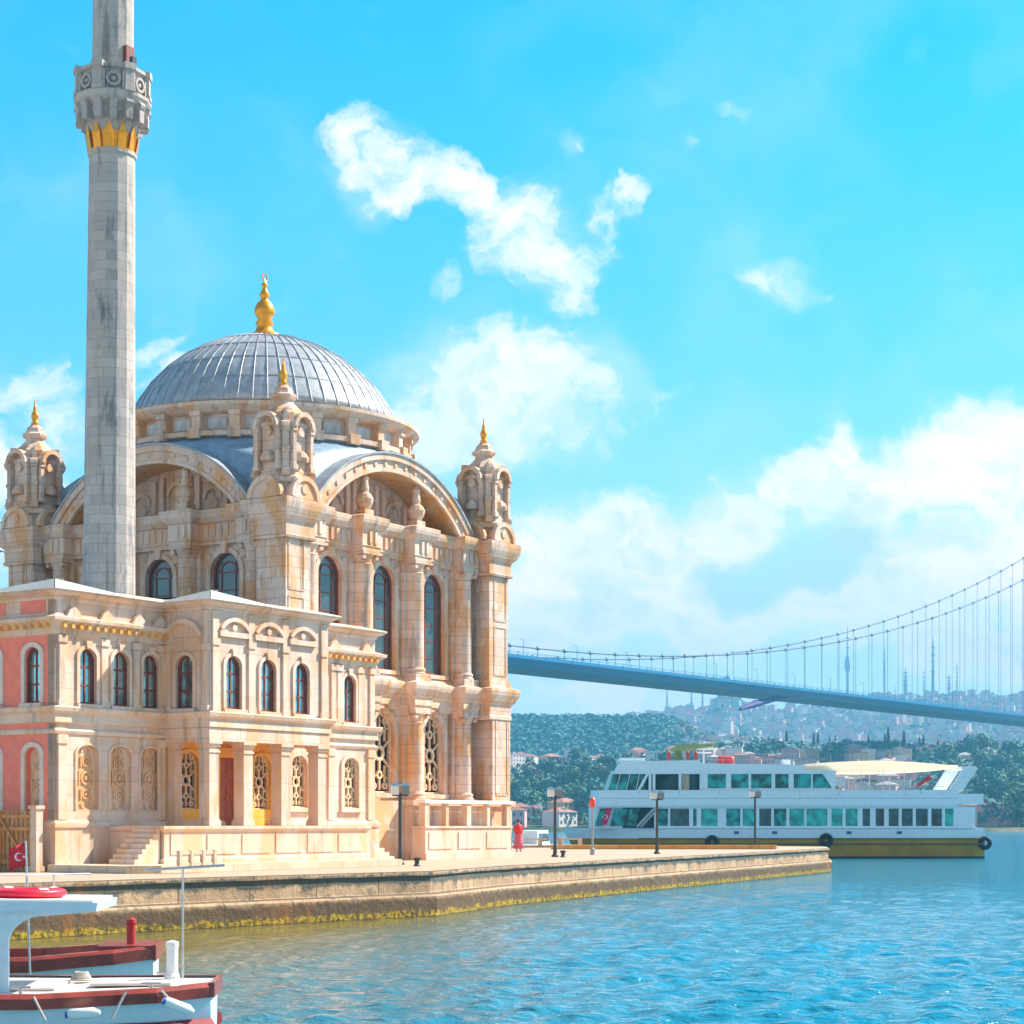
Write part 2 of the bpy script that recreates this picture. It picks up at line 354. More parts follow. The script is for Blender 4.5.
RED = plain('red_cloth', (0.75, 0.015, 0.03), 0.6, var=0.08)

# ------------------------------------------------------------------ building frame
TH = math.atan(1.5122)
U = Vector((math.cos(TH), math.sin(TH), 0)); V = Vector((U.y, -U.x, 0))
F0 = Vector((-0.1165*76.5, 76.5, 0))
def bp(a, w, z=0.0): return F0+U*a+V*w+Vector((0, 0, QZ+z))       # building coordinates to world

# ------------------------------------------------------------------ water
def clampi(x, a, b): return max(a, min(b, x))
EDGE = [gpt(-260, 45), gpt(130, 55), gpt(430, 64.8), gpt(500, 72.6), gpt(828, 123.5)]
def edge_dist(P):          # distance of points (n,2) to the quay edge, numpy
    best = np.full(len(P), 1e9)
    for a, b in zip(EDGE[:-1], EDGE[1:]):
        A = np.array(a[:2]); B = np.array(b[:2]); d = B-A
        t = np.clip(((P-A)@d)/(d@d), 0, 1)
        best = np.minimum(best, np.linalg.norm(P-(A+t[:, None]*d), axis=1))
    return best
WATER, nt_, p_ = newmat('sea_water')
def make_water_mat():
    nt, p = nt_, p_
    at = N(nt, 'ShaderNodeAttribute', attribute_name='shallows_reflection')
    tc = N(nt, 'ShaderNodeTexCoord')
    c = mixc(nt, at.outputs['Fac'], (0.006, 0.20, 0.31), (0.17, 0.145, 0.035))  # olive near the quay: greener shallows plus the mosque's reflection painted into the colour
    nt.links.new(c, p.inputs['Base Color'])
    p.inputs['Roughness'].default_value = 0.06; p.inputs['IOR'].default_value = 1.36; p.inputs['Specular IOR Level'].default_value = 0.7
    def noi(scale, sc, det=4):
        mp = N(nt, 'ShaderNodeMapping'); mp.inputs['Scale'].default_value = sc; mp.inputs['Rotation'].default_value = (0, 0, 0.25); nt.links.new(tc.outputs['Object'], mp.inputs[0])
        n = N(nt, 'ShaderNodeTexNoise', i_Scale=scale, i_Detail=det, i_Roughness=0.55); nt.links.new(mp.outputs[0], n.inputs[0]); return n.outputs[0]
    h = math_n(nt, 'ADD', math_n(nt, 'MULTIPLY', noi(2.0, (0.5, 1, 1)), 0.8), math_n(nt, 'MULTIPLY', noi(6.0, (0.55, 1, 1)), 0.25))
    ca = N(nt, 'ShaderNodeAttribute', attribute_name='calm')
    h = math_n(nt, 'MULTIPLY', h, math_n(nt, 'SUBTRACT', 1.0, math_n(nt, 'MULTIPLY', ca.outputs['Fac'], 0.40)))
    b = N(nt, 'ShaderNodeBump', i_Strength=1.0, i_Distance=0.34); nt.links.new(h, b.inputs['Height']); nt.links.new(b.outputs[0], p.inputs['Normal'])
make_water_mat()
def make_water():
    nk, ny = 520, 620
    k = np.concatenate([np.linspace(-1.4, -0.62, 40, endpoint=False), np.linspace(-0.62, 0.62, nk), np.linspace(0.62, 1.4, 41)[1:]])
    yy = np.concatenate([[-300, -80, -20, 0.5, 3, 7], 10*np.exp(np.linspace(0, math.log(26), ny)), 260*np.exp(np.linspace(0, math.log(12), 50))[1:]])
    KK, YY = np.meshgrid(k, yy); XX = KK*np.maximum(np.abs(YY), 8)
    rng = np.random.default_rng(4); H = np.zeros_like(XX)
    sp = np.maximum(0.0028*np.maximum(np.abs(YY), 8), np.abs(np.gradient(yy))[:, None])
    for i in range(90):
        L = 0.28*math.exp(rng.uniform(0, math.log(5))); a = rad(98)+rng.normal(0, 0.75)
        ph = rng.uniform(0, 6.28); kx, ky = 2*PI/L*math.cos(a), 2*PI/L*math.sin(a)
        amp = 0.0090*L**0.8
        fade = np.clip((L/sp-2.2)/2.0, 0, 1)
        H += amp*fade*np.sin(kx*XX+ky*YY+ph)*(0.6+0.4*np.sin(0.05*XX+0.07*YY+ph))
    H = H+0.35*np.abs(H)-0.02
    n, mcol = XX.shape
    co = np.stack([XX, YY, H], -1).reshape(-1, 3)
    idx = np.arange(n*mcol).reshape(n, mcol)
    q = np.stack([idx[:-1, :-1], idx[:-1, 1:], idx[1:, 1:], idx[1:, :-1]], -1).reshape(-1, 4)
    me = bpy.data.meshes.new('water'); me.vertices.add(len(co)); me.vertices.foreach_set('co', co.ravel().astype(np.float32))
    me.loops.add(q.size); me.loops.foreach_set('vertex_index', q.ravel().astype(np.int32))
    me.polygons.add(len(q)); me.polygons.foreach_set('loop_start', np.arange(0, q.size, 4, dtype=np.int32))
    me.polygons.foreach_set('use_smooth', np.ones(len(q), dtype=bool)); me.update(calc_edges=True)
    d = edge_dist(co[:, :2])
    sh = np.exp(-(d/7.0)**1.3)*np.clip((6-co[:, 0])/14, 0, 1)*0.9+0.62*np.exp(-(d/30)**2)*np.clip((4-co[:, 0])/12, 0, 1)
    at = me.attributes.new('shallows_reflection', 'FLOAT', 'POINT'); at.data.foreach_set('value', np.clip(sh, 0, 1).astype(np.float32))
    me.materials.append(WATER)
    calm = np.exp(-(d/26.0)**2)*np.clip((3-co[:, 0])/10, 0, 1)
    at2 = me.attributes.new('calm', 'FLOAT', 'POINT'); at2.data.foreach_set('value', calm.astype(np.float32))
    co[:, 2] *= 1-0.55*calm; me.vertices.foreach_set('co', co.ravel().astype(np.float32))
    o = bpy.data.objects.new('water', me); COL.objects.link(o); tag(o, kind='structure')
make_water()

# ------------------------------------------------------------------ quay
def quay_mats():
    m, nt, p = newmat('quay_masonry')
    tc = N(nt, 'ShaderNodeTexCoord'); sp = N(nt, 'ShaderNodeSeparateXYZ'); nt.links.new(tc.outputs['Object'], sp.inputs[0])
    cb = N(nt, 'ShaderNodeCombineXYZ'); nt.links.new(math_n(nt, 'MULTIPLY', sp.outputs[1], 1.2), cb.inputs[0]); nt.links.new(sp.outputs[2], cb.inputs[1])
    br = N(nt, 'ShaderNodeTexBrick'); nt.links.new(cb.outputs[0], br.inputs[0])
    br.inputs['Color1'].default_value = (0, 0, 0, 1); br.inputs['Color2'].default_value = (1, 1, 1, 1)
    br.inputs['Scale'].default_value = 1; br.inputs['Brick Width'].default_value = 2.6; br.inputs['Row Height'].default_value = 0.75; br.inputs['Mortar Size'].default_value = 0.022
    bs = N(nt, 'ShaderNodeSeparateColor'); nt.links.new(br.outputs[0], bs.inputs[0])
    n = N(nt, 'ShaderNodeTexNoise', i_Scale=1.7, i_Detail=9.0, i_Roughness=0.7); nt.links.new(tc.outputs['Object'], n.inputs[0])
    nf = N(nt, 'ShaderNodeTexNoise', i_Scale=7.0, i_Detail=6.0, i_Roughness=0.7); nt.links.new(tc.outputs['Object'], nf.inputs[0])
    c = mixc(nt, math_n(nt, 'ADD', math_n(nt, 'MULTIPLY', bs.outputs[0], 0.4), math_n(nt, 'MULTIPLY', nf.outputs[0], 0.6)), (0.32, 0.20, 0.11), (0.66, 0.46, 0.28))
    c = mixc(nt, math_n(nt, 'MULTIPLY', ramp(nt, n.outputs[0], 0.5, 0.64), 0.75), c, (0.16, 0.12, 0.085))
    zz = math_n(nt, 'ADD', sp.outputs[2], math_n(nt, 'MULTIPLY', math_n(nt, 'SUBTRACT', n.outputs[0], 0.5), 0.55))
    damp = math_n(nt, 'MULTIPLY', ramp(nt, zz, -0.46, -0.34), ramp(nt, zz, -0.06, -0.13))      # object z: 0 at the quay top
    c = mixc(nt, math_n(nt, 'MULTIPLY', damp, 0.9), c, (0.075, 0.085, 0.075))
    wet = ramp(nt, zz, -0.80, -0.98)
    c = mixc(nt, math_n(nt, 'MULTIPLY', wet, 0.92), c, mixc(nt, nf.outputs[0], (0.03, 0.018, 0.008), (0.15, 0.085, 0.035)))
    nw = N(nt, 'ShaderNodeTexNoise', i_Scale=1.5, i_Detail=7.0, i_Roughness=0.65); nt.links.new(tc.outputs['Object'], nw.inputs[0])
    zw = math_n(nt, 'ADD', sp.outputs[2], math_n(nt, 'MULTIPLY', math_n(nt, 'SUBTRACT', nw.outputs[0], 0.5), -0.5))
    weed = ramp(nt, zw, -1.24, -1.36)
    c = mixc(nt, weed, c, mixc(nt, ramp(nt, nf.outputs[0], 0.42, 0.6), (0.10, 0.075, 0.01), (0.52, 0.34, 0.008)))
    rust = N(nt, 'ShaderNodeTexNoise', i_Scale=0.55, i_Detail=3.0); mp = N(nt, 'ShaderNodeMapping'); mp.inputs['Scale'].default_value = (1, 1, 0.05); nt.links.new(tc.outputs['Object'], mp.inputs[0]); nt.links.new(mp.outputs[0], rust.inputs[0])
    c = mixc(nt, math_n(nt, 'MULTIPLY', ramp(nt, rust.outputs[0], 0.58, 0.74), 0.5), c, (0.50, 0.17, 0.03))
    c = mixc(nt, math_n(nt, 'MULTIPLY', br.outputs['Fac'], 0.8), c, (0.08, 0.06, 0.045))
    nt.links.new(c, p.inputs['Base Color']); p.inputs['Roughness'].default_value = 0.85
    b = N(nt, 'ShaderNodeBump', i_Strength=1.0, i_Distance=0.12); nt.links.new(math_n(nt, 'SUBTRACT', n.outputs[0], br.outputs['Fac']), b.inputs['Height']); nt.links.new(b.outputs[0], p.inputs['Normal'])
    return m
QUAYW = quay_mats()
PAVE = stone('quay_paving', (0.62, 0.47, 0.34), (0.74, 0.59, 0.45), (0.60, 0.40, 0.24), bw=1.4, bh=0.9, stain_amt=0.5, mort=0.5, grey=(0.40, 0.33, 0.28), grey_amt=0.5)
def make_quay():
    back = [gpt(826, 131), gpt(700, 138), gpt(560, 143), gpt(470, 165), Vector((-60, 170, 0)), Vector((-90, 60, 0))]
    pts = [(p.x, p.y) for p in EDGE]+[(p.x, p.y) for p in back]
    # wall, its top course and the ledge near the water; all with z = 0 at the quay top
    b = MB()
    e = [(p.x, p.y) for p in EDGE]+[(p.x, p.y) for p in back[:4]]
    # finely divided so the edge can be chipped
    fine = []
    for (p, q) in zip(e[:-1], e[1:]):
        L = math.hypot(q[0]-p[0], q[1]-p[1]); n = max(1, int(L/0.9))
        for i in range(n): fine.append((p[0]+(q[0]-p[0])*i/n, p[1]+(q[1]-p[1])*i/n))
    fine.append(e[-1])
    b.sweep(fine, [(0.05, -2.4), (0.24, -1.5), (0.26, -0.84), (0.22, -0.78), (0.05, -0.75), (0.02, -0.70), (0.03, -0.16), (0.10, -0.14), (0.10, -0.01), (0.07, 0.0), (-0.6, 0.001), (-0.6, -2.4)])
    for i, v in enumerate(b.v):
        j = 0.035*mnoise.noise(Vector((v[0]*1.3, v[1]*1.3, v[2]*2))); b.v[i] = (v[0]+j, v[1]-abs(j)*0.6, v[2]+(0.02*mnoise.noise(Vector(v)*2.1) if v[2] < -0.05 else 0))
    o = b.build('quay_wall', QUAYW, loc=(0, 0, QZ)); tag(o, 'weathered stone quay wall with a dark damp band and yellow weed at the waterline', 'quay wall')
    b = MB(); n = len(pts)
    b.prism(pts, -0.5, 0.004)
    b.build('quay_paving', PAVE, loc=(0, 0, QZ)); bpy.data.objects['quay_paving']['kind'] = 'structure'
    # low raised forecourt in front of the pavilion
    b = MB(origin=(-6, -6, 0))
    b.prism([(-14.8, -2.45), (-14.8, -6.0), (-13.9, -6.6), (-1.2, -6.6), (-0.6, -6.0), (-0.6, -2.45)], 0.008, 0.25)
    o = b.build('pavement', PAVE, loc=bp(-6, 6)); o.rotation_euler = (0, 0, TH); tag(o, kind='structure')
make_quay()

# ------------------------------------------------------------------ mosque (frame centred on the prayer hall, x = away along the sunny side, y = inwards)
MC = (8.0, 8.0)
mosque = thing('mosque', 'cream stone domed mosque with arched walls and corner turrets on the quay', 'mosque', bp(8, -8), TH)
def mb(): return MB(origin=(8, 8, 0))
def arc(cx, cz, r, a0, a1, n): return [(cx+r*math.cos(a0+(a1-a0)*i/n), cz+r*math.sin(a0+(a1-a0)*i/n)) for i in range(n+1)]
def mosque_core():
    b = mb()
    b.box(1.95, 14.05, 1.95, 14.05, 0, 14.3)
    b.box(2.6, 13.4, 2.6, 13.4, 14.3, 16.2)
    b.build('inner_wall', STONE, mosque)
    b = mb()       # plinth round the foot of the hall
    b.sweep([(8.3, 1.2), (8.3, -0.08), (14.95, -0.08), (14.95, -0.06), (16.06, -0.06), (16.1, 16), (0, 16.6), (-0.4, 16), (-0.4, 0.4), (1.2, 0.4)], [(0, 0), (0, 2.25), (0.0, 2.3), (0.14, 2.36), (0.14, 2.6), (0, 2.6), (-2.4, 2.6)])
    b.box(0.2, 8.4, 0.35, 2.0, 0, 2.55)
    b.build('plinth', TRIM, mosque)
    b = mb()       # low parapet with an open rail in front of the far half of the sunny side
    b.box(8.3, 14.95, -0.75, -0.081, 0, 1.38); b.box(8.24, 15.0, -0.81, -0.081, 1.382, 1.47); b.box(8.22, 15.02, -0.85, -0.081, 0.001, 0.3)
    for x in (9.4, 11.6, 13.8): b.box(x-0.85, x+0.85, -0.79, -0.7, 0.48, 1.2)
    for x in (8.45, 11.6, 14.8): b.box(x-0.16, x+0.16, -0.74, -0.42, 1.472, 2.45)
    for x in (10.0, 13.2): b.box(x-0.1, x+0.1, -0.7, -0.46, 1.472, 2.45)
    b.build('parapet', PAVT, mosque)
    b = mb(); b.box(8.22, 15.03, -0.8, -0.36, 2.452, 2.6); b.build('rail', COPING, mosque)
    # lead covered cross vault
    b = mb(); R = 6.95; zc = 10.3; h = math.acos(4.0/7.0)
    for k in range(2):
        b.M = Matrix.Translation((8, 8, 0)) @ Matrix.Rotation(-k*PI/2, 4, 'Z') @ Matrix.Translation((-8, -8, 0))
        pr = arc(8, zc, R, PI/2-h, PI/2+h, 28)
        for i in range(28):
            (x0, z0), (x1, z1) = pr[i], pr[i+1]
            b.add([(x0, 2.2, z0), (x0, 13.8, z0), (x1, 13.8, z1), (x1, 2.2, z1)], [(0, 1, 2, 3)])
        for x, z in pr[::2]:
            n = Vector((x-8, z-zc)).normalized()*0.05
            b.tube((x+n.x*.5, 2.3, z+n.y*.5), (x+n.x*.5, 13.7, z+n.y*.5), 0.05, n=4)
        for y in (3.4, 4.6, 11.4, 12.6):
            for (x0, z0), (x1, z1) in zip(pr[:-1], pr[1:]): b.tube((x0, y, z0), (x1, y, z1), 0.035, n=4)
    b.build('vault_roof', LEAD_SHADE, mosque)
    b = mb(); b.box(1.6, 14.4, 1.6, 14.4, 14.2, 14.5); b.build('roof_slab', LEAD, mosque)
    # lead skirt running down from the drum between the vaults
    b = mb(); n = 96; vs = []; m = 7
    for i in range(n):
        a = 2*PI*i/n; q = abs(((a+PI/4) % (PI/2))-PI/4)      # angle from the nearest axis
        r1 = 6.4
        while r1 < 8.9:        # run out until the slope meets one of the vaults
            x, y, z = abs(r1*math.cos(a)), abs(r1*math.sin(a)), 17.85-0.62*(r1-6.32)
            zv = max([10.3+math.sqrt(49-c*c) for c, e in ((x, y), (y, x)) if e < 7.2 and c < 6.9] or [0])
            if z < zv-0.04 or (max(x, y) > 6.75 and min(x, y) < 5.5): break
            r1 += 0.03
        for j in range(m):
            t = j/(m-1); r = 6.32+(r1-6.32)*t; vs.append((8+r*math.cos(a), 8+r*math.sin(a), 17.85-0.62*(r-6.32) if j < m-1 else min(17.85-0.62*(r-6.32), zv-0.06 if zv else 99)))
            if j == m-2: vs[-1] = (8+r1*math.cos(a), 8+r1*math.sin(a), 17.85-0.62*(r1-6.32))
    b.smooth = True
    b.add(vs, [(i*m+j+1, ((i+1) % n)*m+j+1, ((i+1) % n)*m+j, i*m+j) for i in range(n) for j in range(m-1)])
    b.build('skirt_roof', LEAD_SHADE, mosque)
mosque_core()
def drum_and_dome():
    b = mb(); n = 48
    b.lathe([(6.3, 17.2), (6.3, 17.75), (6.75, 17.8), (6.75, 18.0), (6.25, 18.05), (6.25, 18.75), (6.6, 18.82), (6.85, 18.95), (6.98, 19.05), (6.98, 19.2), (6.2, 19.25), (6.0, 19.3)], 8, 8, n)
    b.smooth = False
    for i in range(24):
        a = 2*PI*i/24
        b.M = Matrix.Translation((8, 8, 0)) @ Matrix.Rotation(a, 4, 'Z')
        b.box(6.2, 6.62, -0.2, 0.2, 17.9, 18.85); b.box(6.2, 6.85, -0.26, 0.26, 17.7, 18.12); b.box(6.2, 6.72, -0.24, 0.24, 18.66, 18.86)
    b.M = Matrix.Identity(4)
    drum = b.build('drum', TRIM, mosque)
    # small drum windows
    w = MB(); w.box(6.255, 6.30, -0.42, 0.42, 18.14, 18.62); wd = w.build('window', DRUMP, drum)
    wf = MB()
    for s in (-1, 1): wf.box(6.26, 6.36, s*0.46-0.04, s*0.46+0.04, 18.10, 18.66)
    wf.box(6.26, 6.36, -0.42, 0.42, 18.62, 18.67)
    wd.rotation_euler = (0, 0, PI/24)
    pieces = [wd]
    for i in range(1, 24):
        c = link_copy(wd, drum, rz=2*PI*(i+0.5)/24)
    # dome: spherical cap with lead seams
    Rs = 6.54; zc = 23.5-Rs; b = mb(); r0 = 6.05
    a0 = math.asin(r0/Rs); prof = [(Rs*math.sin(a0*(1-j/24.0)) if j < 24 else 1e-4, zc+Rs*math.cos(a0*(1-j/24.0))) for j in range(25)]
    b.lathe(prof, 8, 8, 64, smooth=True)
    b.lathe([(6.1, 19.2), (6.16, 19.35), (6.0, 19.42)], 8, 8, 64)
    dome = b.build('dome', LEAD, mosque)
    b = mb()
    for i in range(60):
        a = 2*PI*i/60; pts = [(8+(r+0.02)*math.cos(a), 8+(r+0.02)*math.sin(a), z+0.02) for r, z in prof[::3]]
        b.path(pts[:-1], 0.022, 4)
    for r, z in (prof[4], prof[8], prof[12], prof[16]):
        ring = [(8+r*math.cos(2*PI*i/44), 8+r*math.sin(2*PI*i/44), z+0.015) for i in range(45)]
        b.path(ring, 0.025, 4)
    b.build('seams', LEAD, dome)
    b = mb()
    b.lathe([(0.85, 23.4), (0.8, 23.6), (0.42, 23.75), (0.34, 24.05), (0.42, 24.15), (0.3, 24.35), (0.44, 24.55), (0.47, 24.75), (0.34, 25.05), (0.16, 25.2), (0.2, 25.32), (0.24, 25.45), (0.12, 25.65), (0.1, 25.8), (0.16, 25.9), (0.05, 26.0), (0.04, 26.12), (1e-4, 26.2)], 8, 8, 16, smooth=True)
    ring = [(8+0.17*math.cos(t), 8, 26.22+0.17*math.sin(t)) for t in [rad(110+320*i/14-200) for i in range(15)]]
    b.path(ring, 0.035, 5)
    b.build('finial', GOLD, dome)
drum_and_dome()
def corner_tower():
    b = mb(); c = 0.88
    b.box(0.0, 1.45, 0.0, 1.45, 2.6, 7.0); b.box(0.08, 1.6, 0.08, 1.6, 7.9, 13.9)
    # sunk panels on the shafts
    for z0, z1 in ((2.9, 6.5), (8.4, 10.6), (10.9, 13.3)):
        for (x0, x1) in ((0.22, 0.30), (1.15, 1.23)):
            b.box(x0, x1, -0.03 if z0 < 8 else 0.05, 0.1, z0, z1); b.box(-0.03 if z0 < 8 else 0.05, 0.1, x0, x1, z0, z1)
        for zz in (z0, z1): b.box(0.22, 1.23, -0.03 if z0 < 8 else 0.05, 0.1, zz-0.04, zz+0.04); b.box(-0.03 if z0 < 8 else 0.05, 0.1, 0.22, 1.23, zz-0.04, zz+0.04)
    sq = [(0, 1.75), (0, 0), (1.75, 0), (1.75, 1.75)]
    def cor(prof, q=0.0): b.sweep([(0+q, 1.7-q), (0+q, 0+q), (1.7-q, 0+q), (1.7-q, 1.7-q)], prof, closed=True)
    cor([(0.0, 6.3), (0.05, 6.35), (0.05, 6.5), (0.02, 6.55), (0.05, 7.0), (0.18, 7.15), (0.32, 7.45), (0.36, 7.62), (0.36, 7.74), (0.05, 7.82), (0.0, 8.15), (-0.1, 8.16)])
    cor([(0.06, 12.9), (0.1, 13.0), (0.04, 13.05), (0.05, 13.6), (0.22, 13.75), (0.34, 14.05), (0.38, 14.25), (0.38, 14.45), (0.1, 14.52), (-0.3, 14.54)])
    b.box(0.1, 1.7, 0.1, 1.7, 13.9, 14.5)
    t = b.build('corner_tower', STONE, mosque)
    # roundel pediments on the four sides
    b = mb()
    for k in range(4):
        b.M = Matrix.Translation((c, c, 0)) @ Matrix.Rotation(k*PI/2, 4, 'Z')
        b.extr(arc(0, 14.5, 0.78, 0, PI, 14), -1.12, -0.75)
        o_, i_ = arc(0, 14.5, 0.88, 0, PI, 14), arc(0, 14.5, 0.68, 0, PI, 14)
        b.strip(o_, i_, -1.2, -1.0)
        b.lathe([(0.26, 0), (0.24, 0.1), (0.14, 0.12), (0.12, 0.06)], 0, 0, 12) if False else None
        b.extr(arc(0, 14.86, 0.2, 0, 2*PI*0.97, 12), -1.17, -1.05)
    b.M = Matrix.Identity(4)
    b.lathe([(0.95, 14.5), (0.95, 15.1), (0.8, 15.3)], c, c, 8, ph=PI/8)
    b.build('roundel', TRIM, t)
    # turret
    b = mb()
    b.lathe([(1.12, 15.1), (1.12, 15.32), (1.0, 15.42), (0.98, 15.6), (0.92, 15.7), (0.92, 17.3), (1.0, 17.4), (1.0, 17.5), (0.9, 17.6), (0.9, 17.9), (0.62, 18.2), (0.42, 18.4), (0.4, 18.52), (0.56, 18.6), (0.58, 18.7), (0.42, 18.78), (0.36, 18.98), (0.2, 19.12), (0.12, 19.2)], c, c, 8, ph=PI/8)
    for k in range(4):
        b.M = Matrix.Translation((c, c, 0)) @ Matrix.Rotation(k*PI/2, 4, 'Z')
        b.strip(arc(0, 17.3, 0.62, 0, PI, 12), arc(0, 17.3, 0.44, 0, PI, 12), -1.16, -0.7)
        for s in (-1, 1): b.box(s*0.53-0.09, s*0.53+0.09, -1.05, -0.7, 15.7, 17.3); b.box(s*0.53-0.13, s*0.53+0.13, -1.1, -0.7, 17.12, 17.3); b.box(s*0.53-0.13, s*0.53+0.13, -1.1, -0.7, 15.6, 15.78)
        b.lathe([(0.3, 15.95), (0.34, 16.1), (0.22, 16.3), (0.1, 16.4), (1e-3, 16.42)], 0, -0.9, 8)
        b.extr(arc(0, 17.15, 0.2, 0, 2*PI*0.97, 10), -0.98, -0.8)
        b.M = Matrix.Translation((c, c, 0)) @ Matrix.Rotation(k*PI/2+PI/4, 4, 'Z')
        b.extr([(-0.13, 15.4), (0.13, 15.4), (0.13, 17.5), (-0.13, 17.5)], -1.13, -0.8)
        for z, q in ((15.5, 0.17), (16.4, 0.12), (17.3, 0.2)): b.tube((-0.16, -1.13, z), (0.16, -1.13, z), q, n=8)
        b.extr([(-0.1, 17.5), (0.1, 17.5), (0.1, 17.75), (0.0, 18.1), (-0.1, 17.75)], -1.05, -0.5)
    b.M = Matrix.Identity(4)
    for i in range(6):
        a = 2*PI*i/6
    b.build('turret', STONE, t)
    b = mb()
    b.lathe([(0.13, 19.1), (0.2, 19.2), (0.1, 19.3), (0.17, 19.5), (0.16, 19.62), (0.07, 19.8), (0.09, 19.9), (0.035, 20.0), (0.03, 20.2), (1e-4, 20.32)], c, c, 10, smooth=True)
    b.build('finial', GOLD, t)
    for k in (1, 2, 3): link_copy(t, mosque, rz=-k*PI/2)
corner_tower()

def tracery(b, c, w, z0, z1, y0, y1):
    """stone lattice of a grille: rim, mullions, rosettes"""
    cz = (z0+z1)/2; r = w/2
    def bar(x0, zz0, x1, zz1, t=0.035):
        d = Vector((x1-x0, zz1-zz0)); L = d.length; d /= L; nn = Vector((-d.y, d.x))*t
        b.extr([(x0-nn.x*-1, zz0-nn.y*-1), (x0-nn.x, zz0-nn.y), (x1-nn.x, zz1-nn.y), (x1+nn.x, zz1+nn.y)][::-1], y0, y1)
    rim = arch(c, w, z0, z1); rin = [(c+(x-c)*0.9, cz+(z-cz)*0.955) for x, z in rim]
    b.strip(rim+[rim[0]], rin+[rin[0]], y0-0.01, y1)
    def ring(cx, cz_, ro, ri, n=14): b.strip(arc(cx, cz_, ro, 0, 2*PI, n), arc(cx, cz_, ri, 0, 2*PI, n), y0, y1)
    ring(c, cz, r*0.46, r*0.27)
    for s in (-1, 1):
        zz = cz+s*(z1-z0)*0.27
        ring(c, zz, r*0.26, r*0.14); bar(c, cz+s*r*0.42, c, zz-s*r*0.24, 0.04)
        bar(c, zz+s*r*0.24, c, cz+s*(z1-z0)*0.46, 0.03)
        for q in (-1, 1):
            bar(c+q*r*0.82, zz+s*0.25*r, c+q*r*0.22, zz, 0.02); bar(c+q*r*0.86, cz+s*r*0.75, c+q*r*0.36, cz+s*r*0.3, 0.03)
            ring(c+q*r*0.52, cz+s*(z1-z0)*0.41, r*0.22, r*0.11, 10)
            bar(c+q*r*0.5, zz-s*r*0.55, c+q*r*0.5, zz+s*r*0.6, 0.022)
def hall_window(parent, c, w, z0, z1, d, rot):
    hole = arch(c, w, z0, z1)
    b = mb(); ho = hole; hi = [(c+(x-c)*0.88, z0+0.09+(z-z0)*(z1-z0-0.18)/(z1-z0)) for x, z in hole]
    b.strip(ho+[ho[0]], hi+[hi[0]], d-0.1, d)
    for q in (-0.24, 0.24): b.box(c+q*w/1-0.035, c+q*w+0.035, d-0.08, d-0.01, z0+0.08, z1-w*0.22)
    for i in range(1, 6):
        z = z0+(z1-z0-w*0.5)*i/5.0; b.box(c-w*0.46, c+w*0.46, d-0.075, d-0.012, z-0.025, z+0.025)
    b.strip(arc(c, z1-w/2, w*0.3, 0, PI, 10), arc(c, z1-w/2, w*0.25, 0, PI, 10), d-0.08, d-0.01)
    o = b.build('window', WOODD, parent)
    b = mb(); b.panel(c-w/2-0.02, c+w/2+0.02, z0-0.02, z1+0.02, [], d=d-0.05, t=0); b.build('pane', GLASSM, o)
    return o
